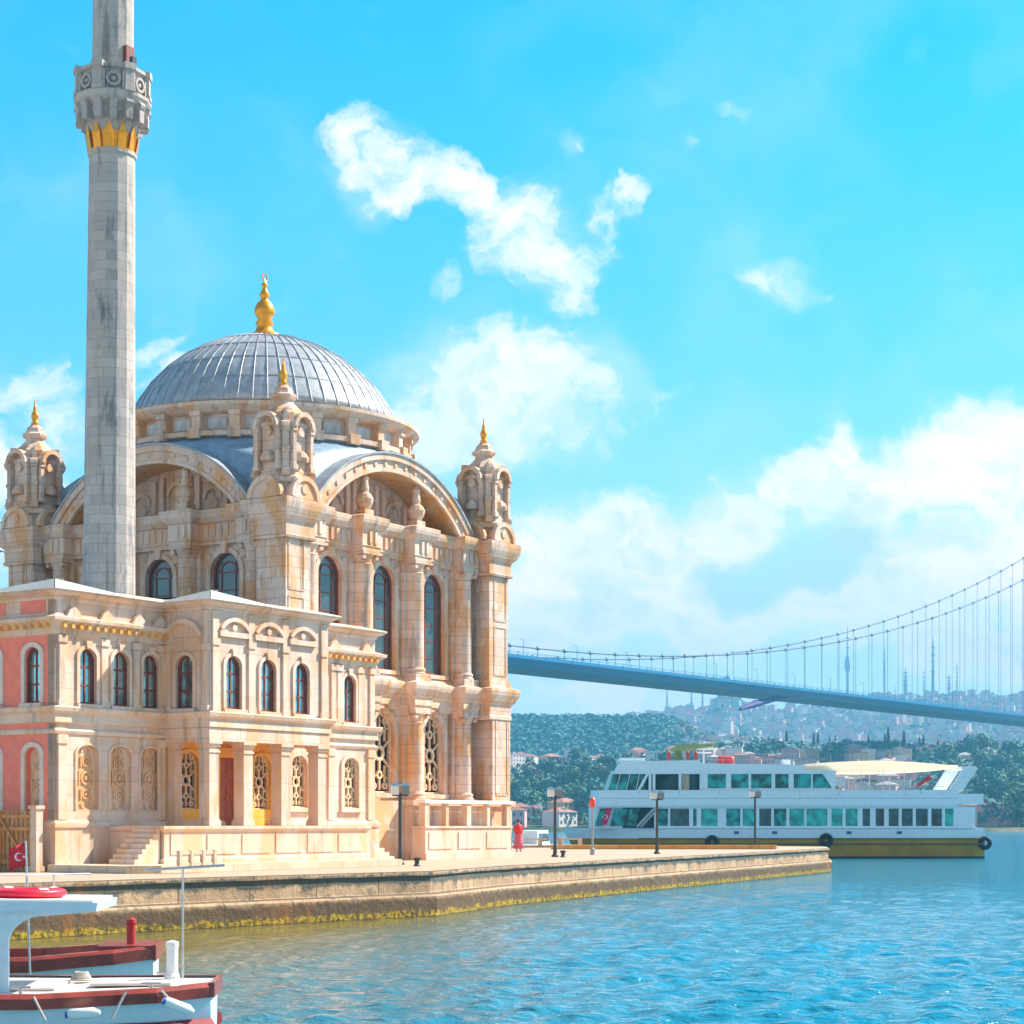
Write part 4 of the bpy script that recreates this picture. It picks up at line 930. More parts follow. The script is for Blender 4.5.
# ------------------------------------------------------------------ minaret
def make_minaret():
    t = thing('minaret', 'tall slender grey stone minaret with a gilded ring under its balcony', 'minaret', bp(-7, -2.75), TH)
    n = 14; ph = rad(8)
    b = MB()
    b.lathe([(1.25, 8.8), (1.25, 9.3), (0.99, 9.7), (0.97, 9.8), (0.84, 26.3), (0.90, 26.35), (0.90, 26.5), (0.82, 26.55)], n=n, ph=ph)
    b.lathe([(0.76, 29.0), (0.73, 38.0)], n=n, ph=ph)
    b.build('shaft', GREYST, t)
    b = MB()
    b.lathe([(0.80, 26.3), (0.84, 26.6), (0.92, 27.1), (0.8, 27.15)], n=12, ph=ph)
    for i in range(12):
        a = 2*PI*i/12+ph
        b.M = Matrix.Rotation(a, 4, 'Z')
        b.add([(0.86, -0.16, 26.35), (0.86, 0.16, 26.35), (0.98, 0.17, 27.0), (0.98, -0.17, 27.0), (0.98, 0, 27.5), (0.88, 0, 26.5)], [(0, 1, 5), (1, 2, 4, 5), (5, 4, 3, 0)] if i % 2 else [(0, 1, 2, 3), (3, 2, 4)])
    b.M = Matrix.Identity(4); b.build('gilded_ring', GOLD, t)
    b = MB(origin=(0, 0, 0.3))
    b.lathe([(0.86, 27.3), (1.0, 27.7), (1.0, 27.9), (1.15, 28.1), (1.12, 28.25), (1.34, 28.5), (1.42, 28.62), (1.42, 28.75), (1.25, 28.8)], n=n, ph=ph)
    for i in range(14):
        b.M = Matrix.Rotation(2*PI*i/14+ph, 4, 'Z')
        b.extr([(-0.12, 27.75), (0.12, 27.75), (0.16, 28.5), (-0.16, 28.5)], -1.34, -0.9); b.tube((-0.14, -1.28, 28.35), (0.14, -1.28, 28.35), 0.14, n=8); b.tube((-0.11, -1.08, 27.95), (0.11, -1.08, 27.95), 0.13, n=8)
    b.M = Matrix.Identity(4); b.build('corbels', GREYST, t)
    b = MB(origin=(0, 0, 0.3))
    b.lathe([(1.18, 28.7), (1.18, 29.55), (1.3, 29.6), (1.3, 29.72), (1.1, 29.74)], n=n, ph=ph)
    for i in range(7):
        b.M = Matrix.Rotation(2*PI*(i+.5)/7+ph, 4, 'Z')
        b.box(-0.17, 0.17, -1.38, -1.1, 28.75, 29.7); b.box(-0.21, 0.21, -1.42, -1.08, 28.75, 28.9); b.box(-0.22, 0.22, -1.43, -1.08, 29.55, 29.78)
        b.M = Matrix.Rotation(2*PI*i/7+ph, 4, 'Z')
        b.strip(arc(0, 29.15, 0.28, 0, 2*PI, 14), arc(0, 29.15, 0.18, 0, 2*PI, 14), -1.27, -1.1); b.extr(arc(0, 29.15, 0.08, 0, 2*PI*.95, 8), -1.24, -1.1)
        for q in (-0.36, 0.36): b.box(q-0.05, q+0.05, -1.25, -1.1, 28.8, 29.5)
    b.M = Matrix.Identity(4); b.build('balcony', GREYST, t)
    b = MB(); b.box(-0.2, 0.2, -0.9, -0.7, 29.0, 30.3); b.build('door', WOODD, t)
    for a in (rad(-40), rad(165)):       # two loudspeakers on the rail
        b = MB(); b.M = Matrix.Rotation(a-TH, 4, 'Z'); b.box(1.08, 1.26, -0.1, 0.1, 29.5, 29.8); b.lathe([(0.05, 0), (0.05, 0)], 0, 0, 3) if False else None
        b.build('loudspeaker', IRON, t)
make_minaret()
bpy.data.objects['minaret'].rotation_euler = (Matrix.Rotation(rad(0.42), 4, 'Y') @ Matrix.Rotation(TH, 4, 'Z')).to_euler()

# ------------------------------------------------------------------ wooden gate and post beside the pavilion
def gate():
    x = -15.0; g = thing('wooden_gate', 'slatted yellow brown wooden gate in front of the pink wall', 'gate', bp(x, 0.4, 0.004), TH)
    b = MB(); L = 2.6
    for i in range(17): s = -L/2*0+(-1.9+i*0.21); b.box(-0.02, 0.02, -s-0.055, -s+0.055, 0.06, 2.0); b.extr([(0, 0)]*3, 0, 0) if False else None
    b.build('slats', TEAK, g)
    b = MB()
    for z in (0.25, 1.35, 1.75): b.box(-0.06, -0.022, -1.5, 2.0, z, z+0.12)
    for (s0, z0, s1, z1) in ((1.4, 0.3, 0.1, 1.8), (-1.2, 0.3, 0.1, 1.8)): b.tube((-0.085, -s0, z0), (-0.085, -s1, z1), 0.05, n=4)
    b.box(-0.1, -0.03, -0.16, -0.04, 0.1, 2.0)
    b.build('rails', TEAK, g)
    b = MB(); b.box(-0.14, 0.14, -0.14, 0.14, 0, 2.05); b.box(-0.19, 0.19, -0.19, 0.19, 2.05, 2.16); b.box(-0.18, 0.18, -0.18, 0.18, 0, 0.2)
    p = b.build('gate_post', PAVT, loc=bp(-15.0, 2.15, 0.004)); p.rotation_euler = (0, 0, TH); tag(p, 'square pale stone post at the right edge of the wooden gate', 'post')
gate()

# ------------------------------------------------------------------ street lamps along the quay
def lamp(d, px, h, label):
    p = gpt(px, d, QZ+0.004); t = thing('street_lamp', label, 'street lamp', p, 0.2, 'lamps along the quay')
    b = MB(); b.lathe([(0.17, 0), (0.17, 0.08), (0.1, 0.14), (0.085, 0.5), (0.07, 0.6), (0.062, h-0.5), (0.085, h-0.48), (0.06, h-0.42)], n=10); b.build('pole', IRON, t)
    for s in (-1, 1):
        b = MB(); b.box(s*0.2-0.14, s*0.2+0.14, -0.14, 0.14, h-0.48, h-0.14); hd = b.build('lamp_head', LAMPW if s < 0 else LAMPG, t)
        b = MB(); b.box(s*0.2-0.17, s*0.2+0.17, -0.17, 0.17, h-0.138, h-0.08); b.box(s*0.2-0.08, s*0.2+0.08, -0.08, 0.08, h-0.08, h); b.build('cap', LAMPC, hd)
    b = MB(); b.tube((-0.3, 0, h-0.5), (0.3, 0, h-0.5), 0.03); b.build('arm', IRON, t)
LAMPW = plain('lamp_white_glass', (0.78, 0.74, 0.70), 0.3, var=0.05); LAMPG = plain('lamp_grey', (0.22, 0.21, 0.20), 0.4); LAMPC = plain('lamp_cap_blue_grey', (0.25, 0.45, 0.60), 0.35)
lamp(73.9, 400, 3.15, 'dark iron lamp post standing before the mosque steps')
lamp(91, 555, 3.3, 'dark lamp post just right of the mosque, against the wooded shore')
lamp(100, 657, 3.3, 'dark lamp post in front of the ferry stairs')
lamp(118, 755, 3.65, 'dark lamp post nearest the tip of the stone quay')
def beacon():
    t = thing('beacon', 'thin grey pole with a small red light on top by the ferry bow', 'beacon', gpt(592.5, 97, QZ+0.004))
    b = MB(); b.lathe([(0.12, 0), (0.12, 0.3), (0.05, 0.36), (0.045, 2.4)], n=8); b.build('pole', plain('grey_pole', (0.3, 0.33, 0.35), 0.5), t)
    b = MB(); b.lathe([(0.13, 2.4), (0.15, 2.5), (0.15, 2.75), (0.08, 2.85), (1e-3, 2.9)], n=10, smooth=True); b.build('lantern', plain('red_lens', (0.85, 0.06, 0.02), 0.3), t)
beacon()
def barrier():
    p = gpt(197, 61.5, QZ+0.252); t = thing('low_barrier', 'low pale wooden barrier with square panels before the terrace wall', 'barrier', p, TH)
    m = plain('pale_barrier_wood', (0.62, 0.46, 0.33), 0.7, var=0.12)
    b = MB(); b.box(-0.82, 0.82, -0.05, 0.05, 0.36, 0.46); b.box(-0.82, 0.82, -0.04, 0.04, 0.02, 0.1)
    b.build('rail', m, t)
    for x in (-0.8, -0.27, 0.27, 0.8):
        b = MB(); b.box(x-0.06, x+0.06, -0.07, 0.07, 0, 0.48); b.build('post', m, t)
barrier()
for i, (px, d, lab) in enumerate(((417, 71.5, 'small squat grey bollard right of the lamp before the mosque'), (563, 90, 'small squat bollard close to the lamp right of the mosque'))):
    b = MB(); b.lathe([(0.13, 0), (0.13, 0.04), (0.09, 0.08), (0.09, 0.2), (0.14, 0.26), (0.14, 0.31), (1e-3, 0.34)], n=12)
    o = b.build('bollard', IRON, loc=gpt(px, d, QZ+0.004)); tag(o, lab, 'bollard', 'bollards on the quay')
def low_wall():
    p = gpt(540, 126, QZ+0.004); b = MB()
    for i in range(5): b.box(-2.6+i*1.3-0.14, -2.6+i*1.3+0.14, -0.16, 0.16, 0, 0.62)
    b.box(-2.7, 2.7, -0.14, 0.14, 0.50, 0.6); b.box(-2.7, 2.7, -0.12, 0.12, 0, 0.14)
    o = b.build('low_wall', PAVT, loc=p); tag(o, 'low pale stone parapet with square gaps beyond the mosque corner', 'parapet')
    p = gpt(620, 118, QZ+0.004); b = MB(); b.box(-4.2, 9.5, -0.2, 0.2, 0, 0.20); b.box(-4.25, 9.55, -0.26, 0.26, 0.203, 0.26)
    o = b.build('kerb_wall', OCHRE, loc=p); tag(o, 'long low ochre kerb wall along the far edge of the pier', 'kerb wall')
low_wall()

# ------------------------------------------------------------------ a person in red by the mosque corner
def person():
    p = gpt(518.5, 107, QZ+0.004)
    me = bpy.data.meshes.new('person'); bm = bmesh.new()
    J = {'pel': (0, 0, .95, .15), 'sp': (0, 0, 1.15, .14), 'ch': (0, 0, 1.38, .16), 'nk': (0, .01, 1.52, .06), 'hd': (0, -.02, 1.64, .095), 'tp': (0, -.01, 1.73, .075),
         'ls': (-.18, 0, 1.42, .06), 'le': (-.25, .03, 1.14, .045), 'lw': (-.24, -.08, .9, .035), 'lh': (-.235, -.1, .82, .04),
         'rs': (.18, 0, 1.42, .06), 're': (.25, .03, 1.14, .045), 'rw': (.2, -.15, 1.0, .035), 'rh': (.17, -.21, .98, .04),
         'lp': (-.09, 0, .88, .09), 'lk': (-.1, -.02, .5, .065), 'la': (-.11, .03, .08, .045), 'lf': (-.12, -.13, .03, .035),
         'rp': (.09, 0, .88, .09), 'rk': (.11, .02, .5, .065), 'ra': (.13, .06, .08, .045), 'rf': (.14, -.1, .03, .035)}
    E = ['pel-sp', 'sp-ch', 'ch-nk', 'nk-hd', 'hd-tp', 'ch-ls', 'ls-le', 'le-lw', 'lw-lh', 'ch-rs', 'rs-re', 're-rw', 'rw-rh', 'pel-lp', 'lp-lk', 'lk-la', 'la-lf', 'pel-rp', 'rp-rk', 'rk-ra', 'ra-rf']
    lay = bm.verts.layers.skin.verify()
    V_ = {k: bm.verts.new(v[:3]) for k, v in J.items()}
    for e in E: a, c = e.split('-'); bm.edges.new((V_[a], V_[c]))
    for k, v in J.items(): V_[k][lay].radius = (v[3], v[3]); V_[k][lay].use_root = (k == 'pel')
    bm.to_mesh(me); bm.free()
    o = bpy.data.objects.new('person', me); COL.objects.link(o); o.location = p; o.rotation_euler = (0, 0, rad(25))
    md = o.modifiers.new('skin', 'SKIN'); sb = o.modifiers.new('sub', 'SUBSURF'); sb.levels = 1; sb.render_levels = 1
    me.materials.append(plain('skin_tone', (0.55, 0.32, 0.22), 0.6))
    tag(o, 'person in a red top and dark pink skirt standing by the mosque corner', 'person')
    b = MB()
    b.lathe([(.19, 1.0), (.185, 1.15), (.2, 1.35), (.17, 1.47), (.07, 1.53)], n=14, smooth=True)
    for s in (-1, 1): b.tube((s*.17, 0, 1.45), (s*.25, .03, 1.12), .085, .065, 8)
    b.build('top', RED, o)
    b = MB(); b.lathe([(.3, .18), (.26, .5), (.2, .9), (.18, 1.02)], n=14, smooth=True); b.build('skirt', plain('dark_pink_cloth', (0.62, 0.12, 0.16), 0.8), o)
    b = MB(); b.sphere((0, .02, 1.69), .115, 10, 7, 1.1); b.build('hair', plain('brown_hair', (0.06, 0.03, 0.02), 0.7), o)
person()

# ------------------------------------------------------------------ boats
def hull_loft(b, sects, n=9):
    """sects: (x, half beam at rail, half beam at water, z rail, z keel); hull skin only, each section from port rail to starboard rail"""
    rows = []
    for x, hb, hw, zr, zk in sects:
        pts = []
        for i in range(n):
            t = -1+2*i/(n-1); a = abs(t); s = 1 if t > 0 else -1
            z = zk+(zr-zk)*a**1.6; y = s*((hw if a > 1e-6 else 0)*min(1, a*1.7)*(1-a**3)+hb*a**3 if a < 1 else hb)
            pts.append((x, y, z))
        rows.append(pts)
    vs = [p for r in rows for p in r]; m = len(rows); fs = []
    for j in range(m-1):
        for i in range(n-1): fs.append((j*n+i, j*n+i+1, (j+1)*n+i+1, (j+1)*n+i))
    fs.append(tuple(range(n-1, -1, -1))); fs.append(tuple((m-1)*n+i for i in range(n)))
    b.add(vs, fs)
BLUEW = plain('pale_blue_white_paint', (0.60, 0.74, 0.82), 0.35, var=0.05, dirt=(0.45, 0.55, 0.60), coat=0.2)
DECKW = plain('weathered_white_deck', (0.66, 0.57, 0.52), 0.6, var=0.1, scale=5, dirt=(0.6, 0.45, 0.38))
MAHOG = plain('mahogany_gunwale', (0.27, 0.04, 0.025), 0.35, var=0.3, scale=4, coat=0.3)
ANTIF = plain('red_brown_bottom_paint', (0.25, 0.02, 0.03), 0.5)
STEEL = plain('brushed_steel', (0.55, 0.55, 0.55), 0.35, metal=0.7)
ROPE = plain('grey_rope', (0.5, 0.45, 0.4), 0.9, var=0.2, scale=40)
def near_boat():
    """white cabin boat with a curved awning, stern to the right; local x to the stern, origin at the stern waterline"""
    o = gpt(214, 24.8, 0.13); t = thing('cabin_boat', 'white cabin boat with curved canopy and mahogany gunwale, nearest in the corner', 'boat', o, rad(4))
    S = [(-9.5, .08, .04, 1.25, -.2), (-8.6, .7, .45, 1.12, -.4), (-7, 1.3, 1.0, 1.0, -.5), (-4.5, 1.6, 1.4, .92, -.5), (-2, 1.5, 1.3, .90, -.5), (-.6, 1.05, .85, .93, -.35), (0, .62, .4, .96, -.1)]
    b = MB(); hull_loft(b, S, 13); h = b.build('hull', BLUEW, t); smooth_angle(h, 50)
    b = MB(); side = lambda s: [(x, s*(hb+0.02), zr) for x, hb, hw, zr, zk in S]
    for s in (-1, 1):
        P = side(s)
        for (p, q) in zip(P[:-1], P[1:]):
            vs = []
            for (x, y, z) in (p, q): vs += [(x, y+s*0.03, z-0.16), (x, y+s*0.05, z-0.03), (x, y-s*0.02, z+0.02), (x, y-s*0.14, z+0.02)]
            b.add(vs, [(0, 4, 5, 1), (1, 5, 6, 2), (2, 6, 7, 3)] if s < 0 else [(1, 5, 4, 0), (2, 6, 5, 1), (3, 7, 6, 2)])
    b.box(0.0, 0.06, -.66, .66, .80, .985)
    b.build('gunwale', MAHOG, t)
    b = MB()
    Dk = [(x, hb-.1, zr) for x, hb, hw, zr, zk in S]
    vs = [(x, -y, z-.01) for x, y, z in Dk]+[(x, y, z-.01) for x, y, z in Dk]; n = len(Dk)
    b.add(vs, [(i, i+1, n+i+1, n+i) for i in range(n-1)])
    b.box(-2.9, -1.9, -.7, .7, .9, .93); b.box(-1.5, -.5, -.45, .45, .93, .965)
    b.build('deck', DECKW, t)
    b = MB()
    for s in (-1, 1):
        P = [(x, s*(hw*0.55+hb*.45+.0), .42) for x, hb, hw, zr, zk in S]
        for (p, q) in zip(P[:-1], P[1:]): b.tube(p, q, .11, n=6)
    b.build('waterline_stripe', ANTIF, t)
    # cabin: posts, side arch, roof
    b = MB()
    xe, xp = -1.36, -2.44                        # aft edge of the canopy, aft face of the rear posts
    for s in (-1, 1):
        y0, y1 = sorted((s*.72, s*.82)); xp = -2.44 if s < 0 else -3.1
        b.box(-6.4, xp-.16, y0, y1, .85, 1.2); b.box(-6.4, xp-.16, y0, y1, 1.76, 1.9)
        for x in (-6.4, -5.3, -4.3, -3.3): b.box(x-.06, x+.06, y0, y1, 1.2, 1.77)
        b.box(xp-.16, xp, y0, y1, .85, 1.9)
        b.extr([(xp, 1.50)]+[(xp+.46*(1-math.cos(PI/2*i/8)), 1.50+.33*math.sin(PI/2*i/8)) for i in range(1, 9)]+[(xe-.05, 1.872), (xe-.05, 1.90), (xp, 1.90)], y0, y1)
    b.box(-6.45, -6.36, -.72, .72, .9, 1.9)
    b.build('cabin', BLUEW, t)
    b = MB(); b.extr([(-6.7, 1.9), (xe, 1.885), (xe+.02, 1.99), (-4, 2.03), (-6.7, 2.0)], -.92, .92); b.build('canopy_roof', BLUEW, t)
    b = MB(); b.extr([(-6.6, 2.004), (-4, 2.034), (xe-.04, 1.994), (xe-.04, 2.02), (-4, 2.06), (-6.6, 2.03)], -.88, .88); b.build('roof_cover', WHITE, t)
    for x in (-5.85, -4.8, -3.8, -2.95):
        b = MB(); b.box(x-.46, x+.46, -.79, -.75, 1.19, 1.77) if x < -3.2 else b.box(-3.25, xp-.155, -.79, -.75, 1.19, 1.77); b.build('window', GLASS, t)
    b = MB(); b.lathe([(.1, .9), (.1, 1.0), (.075, 1.05), (.075, 1.36), (.085, 1.38), (.085, 1.44), (.02, 1.46)], -.55, 0.2, 12); b.build('mooring_post', WHITE, t)
    b = MB()           # slender steel frame at the stern
    b.tube((-.44, .45, .95), (-.44, .45, 2.38), .016); b.tube((-.9, .45, 2.36), (.1, .45, 2.42), .018)
    b.build('steel_frame', STEEL, t)
    b = MB(); b.tube((-2.9, -.6, 2.02), (-2.9, -.6, 2.3), .012); b.tube((-2.1, .5, 2.0), (-2.1, .5, 2.3), .012); b.tube((-4.5, -.9, 2.30), (-1.7, .95, 2.30), .014); b.build('roof_rail', STEEL, t)
    b = MB()
    for s in (-1,):
        for x in (-1.75, -1.15): pass
    b.path([(-2.0, -1.57, .9), (-1.85, -1.62, .62)], .018); b.path([(-.95, -1.3, .93), (-1.1, -1.40, .62)], .018); b.path([(-.55, -1.1, .93), (-.35, -1.12, .72)], .018); b.build('ropes', ROPE, t)
    b = MB()           # cleats and plank seams on the deck
    for x, y in ((-2.2, -1.3), (-.7, -.85), (-.7, .85)): b.tube((x-.12, y, .99), (x+.12, y, .99), .018); b.tube((x, y, .9), (x, y, .99), .025)
    b.build('cleats', STEEL, t)
    b = MB()
    for k in range(5): b.torus((-1.75, .5, .94+.022*k), .13-.012*k, .014, 20, 6)
    rc = b.build('rope_coil', ROPE, loc=Matrix.Translation(o) @ Matrix.Rotation(rad(4), 4, 'Z') @ Vector((0, 0, 0))); rc.rotation_euler = (0, 0, rad(4)); tag(rc, 'coil of grey rope on the cabin boat deck', 'rope')
    def fend(loc, rot, label):
        b = MB(); r = .066; b.lathe([(.025, -.21), (.035, -.195), (.04, -.18), (r, -.14), (r, .14), (.04, .18), (.035, .195), (.025, .21)], n=14, smooth=True)
        f = b.build('fender', WHITE, loc=t.matrix_basis @ Vector(loc)); f.rotation_euler = rot; tag(f, label, 'fender', 'white fenders on the cabin boat')
        e = MB(); e.lathe([(.042, -.205), (.046, -.165), (.04, -.16)], n=12); e.build('end_cap', plain('blue_plastic', (.03, .12, .45), .5), f)
    # the boat's transform is not evaluated yet: compose it here
    t.matrix_basis = Matrix.Translation(o) @ Matrix.Rotation(rad(4), 4, 'Z')
    fend((-1.42, -1.60, .70), (0, rad(86), 0), 'white fender hanging level from the middle of the cabin boat')
    fend((-.34, -1.15, .74), (0, rad(112), rad(24)), 'white fender tilted at the pointed end of the cabin boat')
    # red life ring and cushion on the roof
    b = MB(); ring = [(.42*math.cos(2*PI*i/28), .42*math.sin(2*PI*i/28), .09) for i in range(29)]
    b.torus((0, 0, .06), .42, .095, 32, 10, .62)
    lb = b.build('lifebuoy', plain('red_plastic', (.75, .01, .04), .45), loc=t.matrix_basis @ Vector((-2.35, -.15, 2.03))); tag(lb, 'red life ring lying flat on the cabin boat roof', 'lifebuoy')
    b = MB()
    for k in range(4):
        a = PI/4+k*PI/2
        for j in range(-1, 2):
            aa = a+j*.09; b.tube((.42*math.cos(aa-.05), .42*math.sin(aa-.05), .064), (.42*math.cos(aa+.05), .42*math.sin(aa+.05), .064), .066, n=8)
    b.build('bands', WHITE, lb)
    b = MB(); bmp = [(-.62, 0), (.62, 0), (.66, .05), (.6, .15), (.2, .19), (-.3, .17), (-.62, .14)]
    b.extr(bmp, -.36, .36); cu = b.build('cushion', plain('red_pink_cloth', (.78, .03, .10), .7, var=.25), loc=t.matrix_basis @ Vector((-3.55, -.1, 2.05))); tag(cu, 'red cushion on the cabin boat roof at the picture edge', 'cushion')
    smooth_angle(cu, 60)
near_boat()
def crescent_star(b, cx, cz, s, y):
    """white crescent and star in the x,z plane"""
    o = arc(cx, cz, s, rad(40), rad(320), 20); i_ = arc(cx+s*.25, cz, s*.8, rad(50), rad(310), 20); b.strip(o, i_, y-.004, y+.004)
    st = []
    for k in range(10):
        r = s*.5 if k % 2 == 0 else s*.2; a = PI+2*PI*k/10; st.append((cx+s*1.25+r*math.cos(a), cz+r*math.sin(a)))
    b.extr(st, y-.004, y+.004)
def flag_thing():
    p = gpt(27, 30.5, 0.1); t = thing('flag', 'red flag with white crescent and star hanging on a short staff by the boats', 'flag', p, rad(18))
    b = MB(); b.tube((0.06, 0, .2), (-.02, 0, 2.72), .018); b.build('staff', STEEL, t)
    b = MB(); b.smooth = True; n = 10; vs = []; fs = []
    for i in range(n+1):
        for j in range(7):
            u, v = i/n, j/6
            vs.append((-.27*u, .05*math.sin(u*7+v*2)*u, 2.68-.36*v-.10*u*u+.03*math.sin(v*3)*u))
    for i in range(n):
        for j in range(6): fs.append((i*7+j, i*7+j+1, (i+1)*7+j+1, (i+1)*7+j))
    b.add(vs, fs); f = b.build('cloth', RED, t)
    sol = f.modifiers.new('solid', 'SOLIDIFY'); sol.thickness = .006
    b = MB(); crescent_star(b, -.13, 2.47, .065, -.055); b.build('emblem', WHITE, f)
flag_thing()
def second_boat():
    o = gpt(156, 33.2, 0); t = thing('open_boat', 'open wooden boat with red brown gunwale behind the white cabin boat', 'boat', o, rad(6))
    S = [(-7, .1, .05, 1.15, -.2), (-6, .8, .5, 1.0, -.4), (-4, 1.3, 1.0, .86, -.45), (-2, 1.35, 1.1, .88, -.45), (-.6, 1.1, .85, .98, -.35), (0, .75, .5, 1.04, -.1)]
    b = MB(); hull_loft(b, S, 13); smooth_angle(b.build('hull', BLUEW, t), 50)
    b = MB()
    for s in (-1, 1):
        P = [(x, s*(hb+.02), zr) for x, hb, hw, zr, zk in S]
        for (p, q) in zip(P[:-1], P[1:]):
            vs = []
            for (x, y, z) in (p, q): vs += [(x, y+s*.03, z-.22), (x, y+s*.05, z-.03), (x, y-s*.02, z+.02), (x, y-s*.22, z+.02), (x, y-s*.24, z-.25)]
            b.add(vs, [(0, 5, 6, 1), (1, 6, 7, 2), (2, 7, 8, 3), (3, 8, 9, 4)] if s < 0 else [(1, 6, 5, 0), (2, 7, 6, 1), (3, 8, 7, 2), (4, 9, 8, 3)])
    b.box(0.0, .06, -.8, .8, .80, 1.06); b.box(-.9, 0.0, -.85, .85, 1.0, 1.05)
    b.build('gunwale', MAHOG, t)
    b = MB(); vs = [(x, -(hb-.1), zr-.25) for x, hb, hw, zr, zk in S]+[(x, hb-.1, zr-.25) for x, hb, hw, zr, zk in S]; n = len(S); b.add(vs, [(i, i+1, n+i+1, n+i) for i in range(n-1)])
    for x in (-3.2, -1.8): b.box(x-.15, x+.15, -1.1, 1.1, .72, .78)
    b.build('deck', plain('reddish_deck_wood', (.40, .13, .07), .55, var=.25), t)
    b = MB(); b.lathe([(.09, .9), (.09, 1.0), (.075, 1.04), (.075, 1.36), (.09, 1.4), (.085, 1.46), (.02, 1.5)], -.4, -.2, 12); b.build('mooring_post', plain('red_post_paint', (.50, .02, .02), .4), t)
second_boat()

# ------------------------------------------------------------------ ferry, broadside beyond the quay
FD = 172.0
FX0, FX1 = (566-512)*FD/FPX, (985-512)*FD/FPX
def fz(y, d=FD): return EYE+(HY-y)*d/FPX
def fxx(px, d=FD): return (px-512)*d/FPX
TEAL = glass('ferry_tinted_glass', (0.015, 0.46, 0.43), 0.12, 0.25, 0.8, 1.45)
TEALS = [TEAL, glass('ferry_dark_glass', (0.01, 0.13, 0.16), 0.1, 0.4, 0.7, 1.45), glass('ferry_bright_glass', (0.05, 0.60, 0.52), 0.15, 0.25, 0.5, 1.45)]
wrng = random.Random(2)
FERW = plain('ferry_white_paint', (0.78, 0.85, 0.89), 0.35, var=0.04, dirt=(0.62, 0.66, 0.68))
OLIVE = plain('ferry_olive_hull', (0.46, 0.24, 0.004), 0.45, var=0.12, scale=0.8, dirt=(0.30, 0.15, 0.004))
AWN = plain('cream_awning', (0.92, 0.86, 0.76), 0.8, var=0.05)
_t = AWN.node_tree; _tr = N(_t, 'ShaderNodeBsdfTranslucent'); _tr.inputs[0].default_value = (1.0, 0.90, 0.76, 1); _mx = N(_t, 'ShaderNodeMixShader'); _mx.inputs[0].default_value = 0.78
_t.links.new(_t.nodes['Principled BSDF'].outputs[0], _mx.inputs[1]); _t.links.new(_tr.outputs[0], _mx.inputs[2]); _t.links.new(_mx.outputs[0], _t.nodes['Material Output'].inputs[0])
